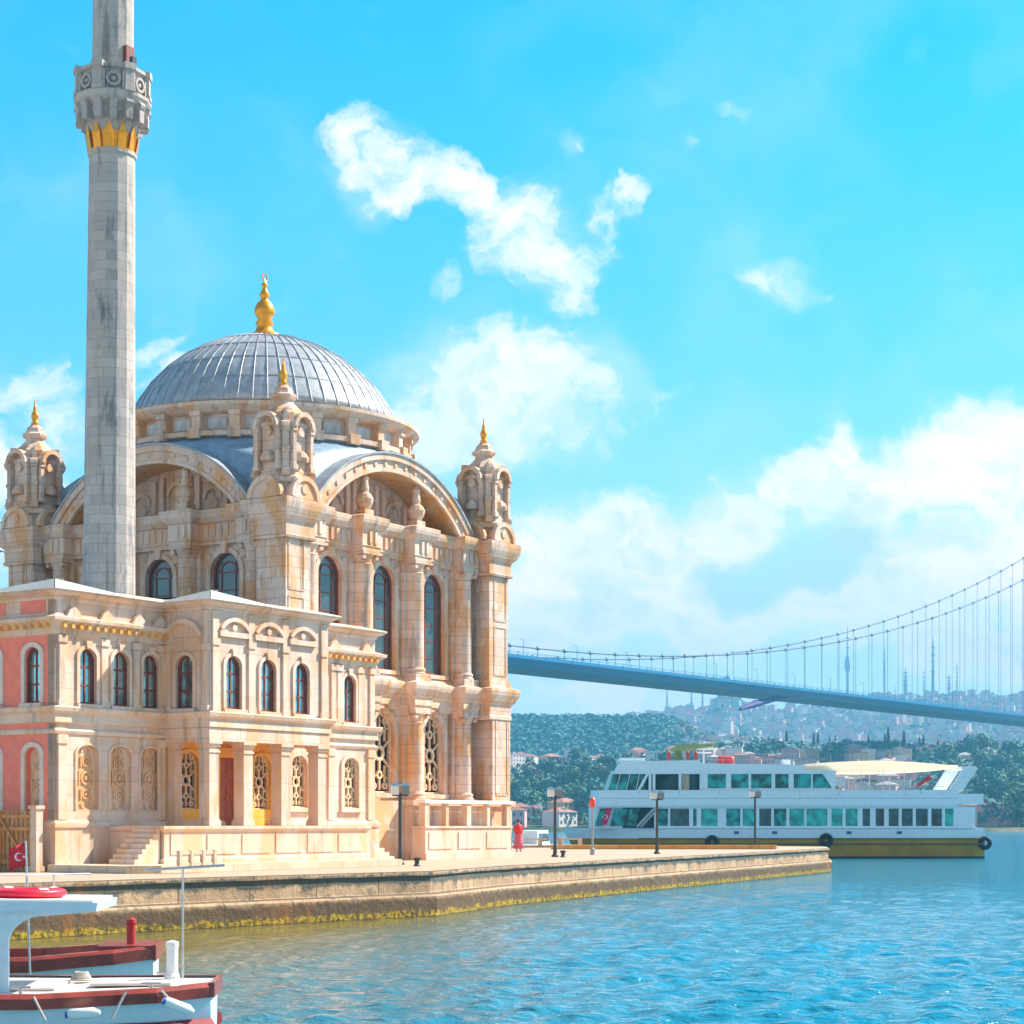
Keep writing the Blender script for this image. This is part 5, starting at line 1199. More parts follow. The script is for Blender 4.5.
def ferry():
    L = FX1-FX0; xm = FX0; t = thing('ferry', 'white two deck passenger ferry with olive hull and dark teal windows', 'ferry', (FX0, FD+4.2, 0), rad(-1.0))
    hb = 4.2
    def sx(px): return fxx(px)-FX0
    z_ol, z_up, z_w0, z_w1, z_b1, z_u0, z_u1, z_rf = fz(838.5), fz(828), fz(827), fz(807.5), fz(790), fz(788.5), fz(770.5), fz(765)
    def plan(x): # half beam along the length
        if x < 9: return hb*max(0.02, math.sin(PI/2*min(1, x/9))**.75)
        if x > L-2: return hb*(1-.10*(x-L+2)/2)
        return hb
    xs = [0, .3, .8, 1.6, 2.8, 4.5, 6.5, 9]+[9+(L-10)*i/8 for i in range(1, 8)]+[L-1, L-.2, L]
    def hull(z0, z1, mat, name, out0=0, out1=0, rake0=0, rake1=0):
        b = MB(); up = []
        for x in xs:
            f = max(0, 1-x/9)
            up.append([(x+rake0*f, -plan(x)-out0, z0), (x+rake1*f, -plan(x)-out1, z1), (x+rake1*f, plan(x)+out1, z1), (x+rake0*f, plan(x)+out0, z0)])
        vs = [p for r in up for p in r]; n = len(up); fs = []
        for i in range(n-1):
            for k in range(3): fs.append((i*4+k, (i+1)*4+k, (i+1)*4+k+1, i*4+k+1))
        fs.append((3, 2, 1, 0)); fs.append(tuple((n-1)*4+k for k in range(4)))
        b.add(vs, fs); return b.build(name, mat, t)
    hull(-.8, z_ol, OLIVE, 'hull', -.15, 0, 1.6, 0.3)
    hull(-.7, .14, plain('dark_boot_topping', (.02, .022, .03), .5), 'boot_stripe', -.13, -.06, 1.45, 1.3)
    b = MB(); b.box(1.2, L-.1, -hb-.05, -hb+.1, z_ol-.55, z_ol-.43); b.box(6.5, L-.1, -hb-.07, -hb+.1, z_ol-.06, z_ol+.04); b.build('rubbing_strake', plain('dark_strake', (.12, .08, .01), .6), t)
    hull(z_ol+.002, z_up, FERW, 'bulwark', 0, .06, 0.3, -.2)
    # main deck saloon
    x0, x1 = sx(601), sx(975)
    yF = -hb+.25
    wins = []
    edges = [(640, 656), (671, 690), (694, 697.5), (702, 718.5), (727, 741), (743.5, 757), (760, 772), (774.5, 787), (790, 805), (807, 828), (832, 843), (846, 858), (863, 870.5), (876, 884.5), (889, 899), (902, 913), (916, 928), (931.5, 942), (945, 953.5)]
    edges[0:1] = [(659, 669)]
    b = MB(); holes = [[(sx(a), z_w0+.08), (sx(c), z_w0+.08), (sx(c), z_w1-.1), (sx(a), z_w1-.1)] for a, c in edges]
    b.panel(sx(655), x1, z_up-.1, z_w1+.05, holes, d=yF, t=.18)
    b.box(sx(655), x1, yF+2.9, -yF, z_up-.1, z_w1+.05) if False else None
    b.panel(sx(655), x1, z_up-.1, z_w1+.05, [], d=-yF, t=0)
    b.box(x1-.1, x1, yF+.003, -yF, z_up-.1, z_w1+.05)
    b.box(sx(625), sx(655), yF+.9, -yF, z_up-.1, z_w1)
    b.build('saloon_wall', FERW, t)
    b = MB(); b.box(x0+2, x1-.4, yF+.35, -yF-.3, z_up, z_w1); b.build('saloon_interior', plain('dim_interior', (.03, .05, .055), .8, var=.5, scale=1.2), t)
    for a, c in edges:
        b = MB(); b.panel(sx(a)-.02, sx(c)+.02, z_w0+.06, z_w1-.08, [], d=yF+.13); w = b.build('window', TEALS[1 if wrng.random() < (.3 if a < 870 else .75) else wrng.choice((0, 0, 2))], t)
    # forward saloon windows, sloping with the bow
    for a, c in ((597, 604), (612, 625), (627, 637)):
        b = MB(); k = (z_w1-z_w0)*.32; b.add([(sx(a)-k*.2, yF+.28, z_w0+.1), (sx(c), yF+.28, z_w0+.1), (sx(c)+k*.6, yF+.28, z_w1-.1), (sx(a)+k*.6, yF+.28, z_w1-.1), (sx(a)-k*.2, yF+.4, z_w0+.1), (sx(c), yF+.4, z_w0+.1), (sx(c)+k*.6, yF+.4, z_w1-.1), (sx(a)+k*.6, yF+.4, z_w1-.1)], [(0, 1, 2, 3), (0, 4, 5, 1), (1, 5, 6, 2), (2, 6, 7, 3), (3, 7, 4, 0)]); b.build('window', TEAL, t)
    b = MB(); b.prism([(sx(591), -1.2), (sx(596), yF+.42), (sx(660), yF+.42), (sx(660), -yF-.42), (sx(596), -yF-.42), (sx(591), 1.2)], z_up-.05, z_w1+.02); b.build('bow_cabin', FERW, t)
    # band between the decks
    b = MB(); pts = [(sx(593), -1.0), (sx(600), yF-.15), (sx(957), yF-.15), (sx(957), -yF+.15), (sx(600), -yF+.15), (sx(593), 1.0)]
    b.prism(pts, z_w1, z_w1+.22); b.sweep(pts, [(0, z_w1), (.08, z_w1+.2), (.02, z_b1-.06), (.05, z_b1-.05), (.05, z_b1), (-.12, z_b1), (-.12, z_w1+.1)], closed=True)
    b.prism([(sx(945), yF-.15), (sx(983), yF-.1), (sx(983), -yF+.1), (sx(945), -yF+.15)], z_w1+.3, fz(794))
    b.build('deck_band', FERW, t)
    # upper saloon
    b = MB(); yU = yF+.15
    up_e = [(708.5, 727), (732, 749.5), (752, 772.5), (776, 789.5), (794.5, 812)]
    holes = [[(sx(a), z_u0+.03), (sx(c), z_u0+.03), (sx(c), z_u1-.08), (sx(a), z_u1-.08)] for a, c in up_e]
    holes.append([(sx(813.5), z_u0+.03), (sx(833), z_u0+.03), (sx(822), z_u1-.08), (sx(813.5), z_u1-.08)])
    outer_x1 = sx(838)
    b.panel(sx(703), sx(836), z_b1-.1, z_u1+.02, holes, d=yU, t=.16)
    b.panel(sx(645), sx(836), z_b1-.1, z_u1+.02, [], d=-yU)
    b.box(sx(702), sx(704), yU+.2, -yU, z_b1-.1, z_u1)
    for px in (651, 655, 681, 702): b.box(sx(px)-.12, sx(px)+.12, yU, yU+.2, z_b1-.1, z_u1+.02)
    b.box(sx(680.5), sx(691), yU+.9, yU+1.0, z_b1-.1, z_u1)
    b.extr([(sx(638), z_b1-.05), (sx(641), z_b1-.05), (sx(652), z_u1+.02), (sx(649), z_u1+.02)], yU, yU+.2)
    b.build('upper_wall', FERW, t)
    for a, c in up_e:
        b = MB(); b.panel(sx(a)-.02, sx(c)+.02, z_u0, z_u1-.05, [], d=yU+.12); b.build('window', TEALS[wrng.choice((0, 2))], t)
    b = MB(); b.add([(sx(813), yU+.12, z_u0), (sx(833), yU+.12, z_u0), (sx(822), yU+.12, z_u1-.05), (sx(813), yU+.12, z_u1-.05)], [(0, 1, 2, 3)]); b.build('window', TEAL, t)
    b = MB(); b.box(sx(650), sx(832), yU+.5, -yU-.3, z_b1-.1, z_u1); b.build('upper_interior', plain('dim_teal_interior', (.03, .07, .07), .8, var=.6, scale=1.0), t)
    b = MB(); b.box(sx(683), sx(690.5), yU+.42, yU+.52, z_b1, z_u1-.15); b.build('tan_panel', plain('tan_panel_paint', (.62, .45, .32), .6), t)
    # wheelhouse glass
    b = MB(); b.add([(sx(609), yU+.2, z_u0-.15), (sx(645), yU+.2, z_u0-.15), (sx(648), yU+.2, z_u1-.3), (sx(614), yU+.2, z_u1-.3), (sx(606), -1.2, z_u0-.15), (sx(611), -1.2, z_u1-.3), (sx(606), 1.2, z_u0-.15), (sx(611), 1.2, z_u1-.3), (sx(645), -yU-.2, z_u0-.15), (sx(648), -yU-.2, z_u1-.3)], [(0, 1, 2, 3), (4, 0, 3, 5), (6, 4, 5, 7), (8, 6, 7, 9)])
    wg = b.build('wheelhouse_glass', TEAL, t)
    b = MB()
    for q in (.22, .5, .78):
        b.tube((sx(609)+(sx(645)-sx(609))*q, yU+.17, z_u0-.15), (sx(614)+(sx(648)-sx(614))*q, yU+.17, z_u1-.3), .04, n=4)
    b.build('mullions', FERW, wg)
    # roofs
    b = MB(); b.prism([(sx(613), -1.5), (sx(618), yU-.05), (sx(837), yU-.1), (sx(837), -yU+.1), (sx(618), -yU+.05), (sx(613), 1.5)], z_u1-.3, z_u1+.0)
    b.extr([(sx(617), z_u1-.001), (sx(836), z_u1-.001), (sx(826), z_rf), (sx(704), z_rf+.16), (sx(700), fz(760)), (sx(622), fz(761))], yU+.1, -yU-.1)
    b.prism([(sx(620), yU+.5), (sx(646), yU+.5), (sx(646), -yU-.5), (sx(620), -yU-.5)], z_rf+.3, fz(757.5))
    b.build('roof', FERW, t)
    # stair between the decks
    b = MB(); b.tube((sx(638), yF-.0, z_up+.1), (sx(657), yF-.0, z_w1+.1), .14, n=4); b.tube((sx(642), yF-.02, z_up+.1), (sx(661), yF-.02, z_w1+.1), .10, n=4)
    for i in range(8): f = i/8; b.box(sx(640)+f*1.75, sx(640)+f*1.75+.3, yF+.02, yF+.8, z_up+.15+f*1.9, z_up+.2+f*1.9)
    b.build('stairs', plain('grey_stair', (.42, .44, .46), .5), t)
    # aft awning, its posts and the raked tail arch
    b = MB(); n = 14; top = []; bot = []
    for i in range(n+1):
        f = i/n; px = 806+(958-806)*f; top.append((sx(px), fz(764.2)+.35*math.sin(PI*min(1, f*1.05))-.10*f)); bot.append((sx(px), fz(769.5)+.05-.38*math.sin(PI*f)**.6*(1-.45*f)+.25*max(0, f-.6)))
    b.strip(top, bot, yU-.05, -yU+.05); b.build('awning', AWN, t)
    for px in (862, 884, 905):
        for s in (-1, 1): b = MB(); b.tube((sx(px), s*(hb-.6), z_b1-.1), (sx(px), s*(hb-.6), fz(770)), .04); b.build('awning_post', STEEL, t)
    b = MB()
    for s in (-1, 1): b.extr([(sx(948), z_b1-.15), (sx(962), z_b1-.15), (sx(978), fz(768)), (sx(972), fz(766)), (sx(962), fz(770))], s*(hb-.4)-.12, s*(hb-.4)+.12)
    b.box(sx(962), sx(976), -hb+.4, hb-.4, fz(769), fz(766.5))
    b.build('tail_arch', FERW, t)
    b = MB()       # rails on the upper deck aft and top deck
    for z in (.35, .7): b.tube((sx(840), yF-.05, z_b1+z-.4), (sx(950), yF-.05, z_b1+z-.4), .025, n=4)
    for px in range(700, 840, 12): b.tube((sx(px), yU+.25, z_rf), (sx(px), yU+.25, z_rf+1.0), .025, n=4)
    for z in (.5, 1.0): b.tube((sx(700), yU+.25, z_rf+z), (sx(800), yU+.25, z_rf+z), .025, n=4)
    b.build('railing', STEEL, t)
    b = MB(); b.tube((sx(708), 0, z_rf), (sx(708), 0, fz(740)), .08); b.tube((sx(700), 0, fz(751)), (sx(716), 0, fz(751)), .06); b.box(sx(700), sx(722), -.5, .5, fz(748), fz(746)); b.tube((sx(704), 0, fz(746)), (sx(704), 0, fz(738)), .04); b.box(sx(788), sx(796), -.5, .5, z_rf, z_rf+.6); b.build('mast', FERW, t)
    b = MB(); b.extr([(sx(673), fz(748)), (sx(676), fz(750)), (sx(692), fz(748.5)), (sx(712), fz(746)), (sx(722), fz(742.5)), (sx(700), fz(743)), (sx(680), fz(743.5))], -1.6, 1.6)
    b.tube((sx(682), 0, fz(761)), (sx(682), 0, fz(746)), .5, .3); b.build('green_sunshade', plain('green_canvas', (.22, .30, .13), .8, var=.2), t)
    fm = plain('orange_red_plastic', (.7, .10, .06), .5)
    for px in (670, 689, 697): b = MB(); b.box(sx(px)-.16, sx(px)+.16, yU+.3, yU+.6, z_rf+.1, fz(753)); b.sphere((sx(px), yU+.45, fz(752)), .13, 8, 6); b.build('red_float', fm, t)
    b = MB(); x = sx(728); b.M = Matrix.Translation((x, yU+1.2, fz(760))) @ Matrix.Rotation(PI/2, 4, 'Y') 
    b.lathe([(.1, -.75), (.35, -.7), (.4, -.5), (.4, .5), (.35, .7), (.1, .75)], n=12, smooth=True); b.M = Matrix.Identity(4); b.build('life_raft', plain('life_raft_red', (.72, .04, .05), .5), t)
    # flags
    b = MB(); b.tube((sx(914), -hb+.6, z_b1-.2), (sx(938), -hb+.6, fz(777)), .03); fl = b.build('flag_staff', STEEL, t)
    b = MB(); n = 8; vs = []; fs = []
    for i in range(n+1):
        for j in range(5):
            u, v = i/n, j/4; vs.append((sx(917.5)+1.25*u, -hb+.6+.12*math.sin(u*6+v), fz(790)+.25+.75*u*.9+(.55-.1*u)*v*(.35+.65*u)-.05*math.sin(u*6)))
    for i in range(n):
        for j in range(4): fs.append((i*5+j, (i+1)*5+j, (i+1)*5+j+1, i*5+j+1))
    b.add(vs, fs); f = b.build('flag_cloth', RED, fl); f.modifiers.new('s', 'SOLIDIFY').thickness = .02
    b = MB(); b.add([(sx(601.5), yF-.12, fz(825)), (sx(607.5), yF-.12, fz(825)), (sx(613), yF-.12, fz(808)), (sx(607), yF-.12, fz(808)), (sx(601.5), yF-.06, fz(825)), (sx(607.5), yF-.06, fz(825)), (sx(613), yF-.06, fz(808)), (sx(607), yF-.06, fz(808))], [(0, 1, 2, 3), (7, 6, 5, 4), (0, 4, 5, 1), (1, 5, 6, 2), (2, 6, 7, 3), (3, 7, 4, 0)])
    bn = b.build('bow_flag', plain('magenta_red_cloth', (.70, .01, .10), .7), t)
    b = MB(); b.M = Matrix.Translation((sx(606.3), yF-.12, fz(817))) @ Matrix.Scale(-1, 4, (1, 0, 0)); crescent_star(b, 0, 0, .2, -.01); b.build('emblem', WHITE, bn)
    b = MB(); b.box(sx(600), sx(611), yF-.0, yF+.2, fz(805.5), fz(802.5)); b.build('name_board', plain('board_brown', (.22, .13, .10), .6), t)
    b = MB()       # scuppers, belt line and plate seams
    for px in (737, 775, 849, 899): b.box(sx(px)-.22, sx(px)+.22, -hb-.075, -hb+.05, fz(834), fz(831.2))
    b.build('scuppers', plain('scupper_blue', (.04, .12, .2), .6), t)
    b = MB(); b.box(sx(601), sx(957), yF-.21, yF-.1, fz(798.6), fz(798)); b.box(sx(600), sx(975), -hb-.09, -hb, fz(829), fz(828.2))
    for px in range(640, 960, 40): b.box(sx(px)-.025, sx(px)+.025, yF-.185, yF-.1, fz(805), fz(791))
    b.build('belt_line', plain('pale_blue_line', (.35, .48, .56), .5), t)
    # tyre fenders hang on the side: things of their own
    proto = None
    Rz = Matrix.Translation((FX0, FD+4.2, 0)) @ Matrix.Rotation(rad(-1.0), 4, 'Z')
    for i, (px, py, lab) in enumerate(((712.5, 842, 'black tyre fender on the ferry side between the last two lamp posts'), (826, 840, 'black tyre fender on the ferry side just above the pier tip'), (985, 843, 'black tyre fender at the ferry stern'))):
        b = MB(); R, r = .42, .2; nn, mm = 20, 8
        vs = [((R+r*math.cos(2*PI*j/mm))*math.cos(2*PI*i_/nn), r*math.sin(2*PI*j/mm), (R+r*math.cos(2*PI*j/mm))*math.sin(2*PI*i_/nn)) for i_ in range(nn) for j in range(mm)]
        b.smooth = True; b.add(vs, [(i_*mm+j, i_*mm+(j+1) % mm, ((i_+1) % nn)*mm+(j+1) % mm, ((i_+1) % nn)*mm+j) for i_ in range(nn) for j in range(mm)])
        o = b.build('tyre_fender', plain('black_rubber', (.015, .016, .018), .7), loc=Rz @ Vector((sx(px), -hb-.22 if px < 980 else -hb+.3, fz(py)))); tag(o, lab, 'tyre fender', 'tyre fenders on the ferry')
ferry()
def small_cabin_boat():
    t = thing('motor_boat', 'small pale motor boat moored beyond the parapet, half hidden by the quay', 'boat', gpt(536, 150, 0), rad(70))
    S = [(-3, 1.0, .8, 1.1, -.2), (0, 1.2, 1.0, 1.15, -.3), (2.2, .8, .5, 1.3, -.2), (3.2, .06, .03, 1.5, 0)]
    b = MB(); hull_loft(b, S, 9); b.build('hull', FERW, t)
    b = MB(); b.extr([(-2.2, 1.1), (1.0, 1.15), (.4, 2.55), (-2.1, 2.5)], -.85, .85); b.build('cabin', FERW, t)
    b = MB(); b.extr([(-1.9, 1.7), (.65, 1.7), (.45, 2.3), (-1.8, 2.3)], -.87, .87); b.build('window', GLASS, t)
small_cabin_boat()

# ------------------------------------------------------------------ suspension bridge
BRB = plain('bridge_blue_grey_paint', (0.004, 0.20, 0.42), 0.5, var=0.08, scale=0.05)
CABLE = plain('bridge_cable', (0.16, 0.22, 0.28), 0.5)
def bridge():
    P0 = Vector((0, 726, 0)); D = Vector((.595, .804, 0)).normalized(); Nn = Vector((-D.y, D.x, 0))
    t = thing('suspension_bridge', 'long blue suspension bridge crossing the strait behind the ferry', 'bridge', P0, math.atan2(D.y, D.x))
    b = MB(); prof = [(0, 66.5), (0, 65.2), (3, 62.4), (27, 62.4), (30, 65.2), (30, 66.5)]      # (offset, z) girder section
    for s0, s1 in ((-320, 700),):
        vs = [(s, o, z) for s in (s0, s1) for o, z in prof]; n = len(prof)
        b.add(vs, [(i, n+i, n+(i+1) % n, (i+1) % n) for i in range(n)])
    for s in range(-320, 700, 18): b.box(s-.25, s+.25, -.1, .1, 64.9, 66.6)
    b.build('deck', BRB, t)
    b = MB()
    for z in (67.0, 67.5): b.box(-320, 700, -.06, .06, z, z+.12)
    for s in range(-320, 700, 6): b.box(s-.08, s+.08, -.08, .08, 66.5, 67.6)
    b.build('guard_rail', BRB, t)
    zc = lambda s: 69.7+2.98e-4*s*s
    for o in (1.0, 29.0):
        b = MB(); ss = [x*17.9 for x in range(-14, 37)]
        pts = [(s, o, zc(s)) for s in ss]; b.path(pts, .36, 8)
        for s in ss: b.tube((s-.7, o, zc(s-.7)), (s+.7, o, zc(s+.7)), .72, n=8)
        b.build('main_cable', CABLE, t)
    proto = None
    for o in (1.0, 29.0):
        for i in range(-8, 35):
            s = i*17.9; h = zc(s)-66.5
            if proto is None:
                b = MB(); b.box(-.09, .09, -.09, .09, 0, 1); proto = b.build('hanger', CABLE, t); q = proto
            else: q = link_copy(proto, t)
            q.location = (s, o, 66.5); q.scale = (1, 1, h)
    for i in range(-6, 38):
        if i % 2: continue
        b = MB(); s = i*17.9+8; b.tube((s, .6, 66.5), (s, .6, 72.5), .13, .08, 6); b.tube((s, .6, 72.5), (s, 2.4, 73), .07, n=5); b.build('lamp_standard', CABLE, t)
    for s0 in (655,):
        b = MB()
        for o in (0, 30): b.box(s0-3, s0+3, o-2.5, o+2.5, 0, 197)
        for z in (60, 110, 190): b.box(s0-2, s0+2, 2.5, 27.5, z-4, z+4)
        b.build('tower', BRB, t)
    b = MB(); b.tube((176, 3, 54.2), (190, 4, 57.0), .7, 1.7, 8); b.tube((190, 4, 57.0), (229, 8, 63.0), 1.7, .8, 8); b.build('underslung_beam', plain('purple_paint', (.03, .006, .20), .6), t)
bridge()

# ------------------------------------------------------------------ far shore: hills
KX = [-.45, -.25, -.05, 0.0, .045, .07, .092, .103, .1075, .1115, .1155, .120, .13, .16, .2, .25, .29, .45]
S3 = [745, 735, 728, 726, 724, 722, 717, 714, 702, 690, 702, 713, 716, 711, 702, 702, 696, 720]     # skyline of the great hill, photo rows
S2 = [740, 732, 726, 725, 725.5, 728, 737, 744, 745, 746, 747, 748, 750, 752, 754, 756, 758, 760]
S1 = [775, 772, 768, 767, 766, 764, 760, 757, 756, 756, 756, 756, 756, 757, 760, 766, 772, 780]
SHORE = 690
def sm(t): t = np.clip(t, 0, 1); return t*t*(3-2*t)
def terrain_h(k, Y):
    k = np.asarray(k, float); Y = np.asarray(Y, float)
    h1 = 3.1+(HY-np.interp(k, KX, S1))*1080/FPX; h2 = 3.1+(HY-np.interp(k, KX, S2))*1850/FPX; h3 = 3.1+(HY-np.interp(k, KX, S3))*3250/FPX
    z = np.where(Y < SHORE, -4.0, 0)
    knots = [(SHORE-12, -4+0*h1), (SHORE, 1.4+0*h1), (SHORE+40, 3.0+0*h1), (1080, h1), (1300, h1*.9), (1850, h2), (2200, np.minimum(h2*.92, h3*.8)), (3250, h3), (3900, h3*.75), (4300, h3*.3)]
    for (y0, a), (y1, c) in zip(knots[:-1], knots[1:]):
        z = np.where((Y >= y0) & (Y <= y1), a+(c-a)*sm((Y-y0)/(y1-y0)), z)
    w = np.clip((Y-SHORE-30)/300, 0, 1)
    n = np.sin(k*41+Y*.006)*.45+np.sin(k*97-Y*.011+1.3)*.3+np.sin(k*170+Y*.021+.4)*.2
    crest = np.clip(1-np.abs(Y-3250)/300, 0, 1)
    return z+w*n*(2.5+4.5*np.clip((Y-1100)/1500, 0, 1))*(1-.6*crest)
def hill_mat():
    m, nt, p = newmat('hillside_cover')
    tc = N(nt, 'ShaderNodeTexCoord')
    def noi(sc, det=5):
        n = N(nt, 'ShaderNodeTexNoise', i_Scale=sc, i_Detail=det, i_Roughness=.65); nt.links.new(tc.outputs['Object'], n.inputs[0]); return n.outputs[0]
    c = mixc(nt, ramp(nt, noi(.03), .42, .58), (.035, .075, .03), (.10, .14, .06))
    c = mixc(nt, math_n(nt, 'MULTIPLY', ramp(nt, noi(.012), .5, .62), .7), c, (.34, .27, .21))
    nt.links.new(c, p.inputs['Base Color']); p.inputs['Roughness'].default_value = .95; p.inputs['Specular IOR Level'].default_value = .1
    return m
def hills():
    ks = np.linspace(-.42, .44, 240); ys = np.concatenate([np.linspace(SHORE-12, SHORE+60, 12), np.geomspace(SHORE+75, 4300, 130)])
    K, Yg = np.meshgrid(ks, ys); Zg = terrain_h(K, Yg); co = np.stack([K*Yg, Yg, Zg], -1).reshape(-1, 3)
    n, m = K.shape; idx = np.arange(n*m).reshape(n, m); q = np.stack([idx[:-1, :-1], idx[:-1, 1:], idx[1:, 1:], idx[1:, :-1]], -1).reshape(-1, 4)
    me = bpy.data.meshes.new('hills'); me.from_pydata(co.tolist(), [], q.tolist()); me.materials.append(hill_mat()); me.polygons.foreach_set('use_smooth', [True]*len(q))
    o = bpy.data.objects.new('hills', me); COL.objects.link(o); tag(o, kind='structure')
hills()
def hp(k, Y): return Vector((k*Y, Y, float(terrain_h(k, Y))))

# ------------------------------------------------------------------ houses on the far shore
HW = [plain('house_cream', (.76, .62, .50), .8, var=.05), plain('house_white', (.80, .74, .72), .8, var=.05), plain('house_pink', (.78, .44, .40), .8, var=.05), plain('house_grey', (.48, .47, .47), .8, var=.05), plain('house_ochre', (.62, .44, .26), .8, var=.05)]
HR = [plain('roof_red_tiles', (.42, .19, .14), .8, var=.15), plain('roof_brown_tiles', (.36, .17, .11), .8, var=.15), plain('roof_grey_sheet', (.42, .42, .44), .7, var=.1)]
HG = plain('house_window_dark', (.05, .06, .08), .3)
def house_mesh(b, w, d, h, roof, wi, ri, gi, win=True):
    b.cur = wi; b.box(-w/2, w/2, -d/2, d/2, -4, h)
    b.cur = ri
    if roof == 'hip':
        e = .5; r = min(w, d)*.22
        L = max(0.1, (w-d)/2)
        b.add([(-w/2-e, -d/2-e, h), (w/2+e, -d/2-e, h), (w/2+e, d/2+e, h), (-w/2-e, d/2+e, h), (-L, 0, h+r), (L, 0, h+r)], [(0, 1, 5, 4), (1, 2, 5), (2, 3, 4, 5), (3, 0, 4), (3, 2, 1, 0)])
    else:
        b.box(-w/2-.2, w/2+.2, -d/2-.2, d/2+.2, h, h+.5); b.box(-1.5, 1.5, -1.5, 1.5, h+.5, h+2.5)
    if win:
        b.cur = gi; nx = max(2, int(w/3)); nz = max(1, int(h/3))
        for i in range(nx):
            for j in range(nz):
                x = -w/2+(i+.5)*w/nx; z = h*(j+.35)/nz
                b.box(x-.55, x+.55, -d/2-.06, -d/2, z, z+1.5)
    b.cur = 0
HP = []
kinds = [('cream', 0, 0, 'hip', 11, 9, 7), ('white', 1, 0, 'hip', 13, 10, 6.5), ('pink', 2, 1, 'hip', 10, 9, 8), ('white', 1, 2, 'flat', 14, 12, 12), ('grey', 3, 2, 'flat', 12, 11, 15), ('ochre', 4, 0, 'hip', 12, 9, 9), ('cream', 0, 2, 'flat', 16, 12, 18)]
desc = {('cream', 'hip'): 'cream house with red hipped roof', ('white', 'hip'): 'white house with red hipped roof', ('pink', 'hip'): 'pink house with brown hipped roof', ('white', 'flat'): 'white flat roofed apartment block', ('grey', 'flat'): 'grey flat roofed apartment block', ('ochre', 'hip'): 'ochre house with red hipped roof', ('cream', 'flat'): 'tall cream flat roofed apartment block'}
rng = random.Random(11)
protos = {}
def place_house(ki, p, rz, sc, where):
    name, wi, ri, rf, w, d, h = kinds[ki]
    if ki not in protos:
        b = MB(); house_mesh(b, w, d, h, rf, 0, 1, 2); o = b.build('house', [HW[wi], HR[ri], HG]); protos[ki] = o
    else: o = protos[ki].copy(); COL.objects.link(o)
    o.location = p; o.rotation_euler = (0, 0, rz); o.scale = (sc, sc, sc)
    tag(o, desc[(name, rf)]+' '+where, 'house', 'far '+desc[(name, rf)].replace(' with ', ' ')+'s '+where)
    return o
taken = []
def free(p, r):
    for q, s in taken:
        if (p.x-q.x)**2+(p.y-q.y)**2 < (r+s)**2: return False
    taken.append((p, r)); return True
count = 0
def scatter(n, k0, k1, y0, y1, ks, where, smin=.9, smax=1.25, r=8):
    global count
    made = tries = 0
    while made < n and tries < n*30:
        tries += 1; k = rng.uniform(k0, k1); Y = rng.uniform(y0, y1); p = hp(k, Y)
        if not free(p, r): continue
        place_house(rng.choice(ks), p, rng.choice((0, .3, -.4, .8, PI/2))+rng.uniform(-.15, .15), rng.uniform(smin, smax), where); made += 1; count += 1
scatter(26, -.012, .075, SHORE+8, SHORE+50, (0, 1, 2, 5, 2), 'at the wooded waterside beyond the mosque', .7, 1.0)
scatter(30, -.012, .09, SHORE+70, 1080, (0, 1, 2, 3, 5), 'among trees on the slope above the waterside', .55, .85, 6)
scatter(22, .225, .30, SHORE+8, SHORE+70, (2, 2, 0, 5, 1), 'at the waterside right of the ferry stern', .6, .95)
scatter(18, .215, .31, SHORE+90, 1080, (0, 2, 5, 3), 'on the wooded slope right of the ferry', .5, .8, 6)
scatter(6, .09, .23, 900, 1080, (0, 1, 2, 5), 'on the low slope seen over the ferry roof', .38, .55, 6)
scatter(30, -.01, .10, 1120, 1450, (0, 1, 2, 5), 'in the pale belt below the dark wooded ridge', .7, 1.1, 8)
scatter(60, .09, .29, 1600, 2150, (2, 3, 2, 4), 'on the middle of the big hill below the bridge', .6, .9, 8)
scatter(100, .085, .29, 2150, 3150, (1, 3, 4, 6, 2), 'high on the big hill under the bridge deck', .7, 1.05, 9)
def far_town():
    b = MB(); r2 = random.Random(5); k_ = 0
    while k_ < 6000:
        k = r2.uniform(.06, .34) if r2.random() < .93 else r2.uniform(-.4, .06); Y = r2.uniform(1500, 3240) if r2.random() < .9 else r2.uniform(SHORE+10, 1200)
        if k < .085 and 1400 < Y < 2150: continue
        p = hp(k, Y); ki = r2.choice((1, 2, 3, 4, 6, 0, 2)) if Y > 1900 else r2.choice((0, 1, 2, 5, 2)); name, wi, ri, rf, w, d, h = kinds[ki]
        b.M = Matrix.Translation(p) @ Matrix.Rotation(r2.uniform(-.6, .6), 4, 'Z') @ Matrix.Scale(r2.uniform(.42, .85), 4)
        house_mesh(b, w, d, h*r2.uniform(.8, 1.3), rf if r2.random() < .4 else 'flat', r2.choice((wi, 1, 2, 2)), 5+r2.choice((1, 2, 2, 2)), 8, win=False); k_ += 1
    o = b.build('far_town', HW+HR+[HG]); tag(o, 'mass of tiny pale and pink houses covering the big hill', 'town', kind='stuff')
far_town()

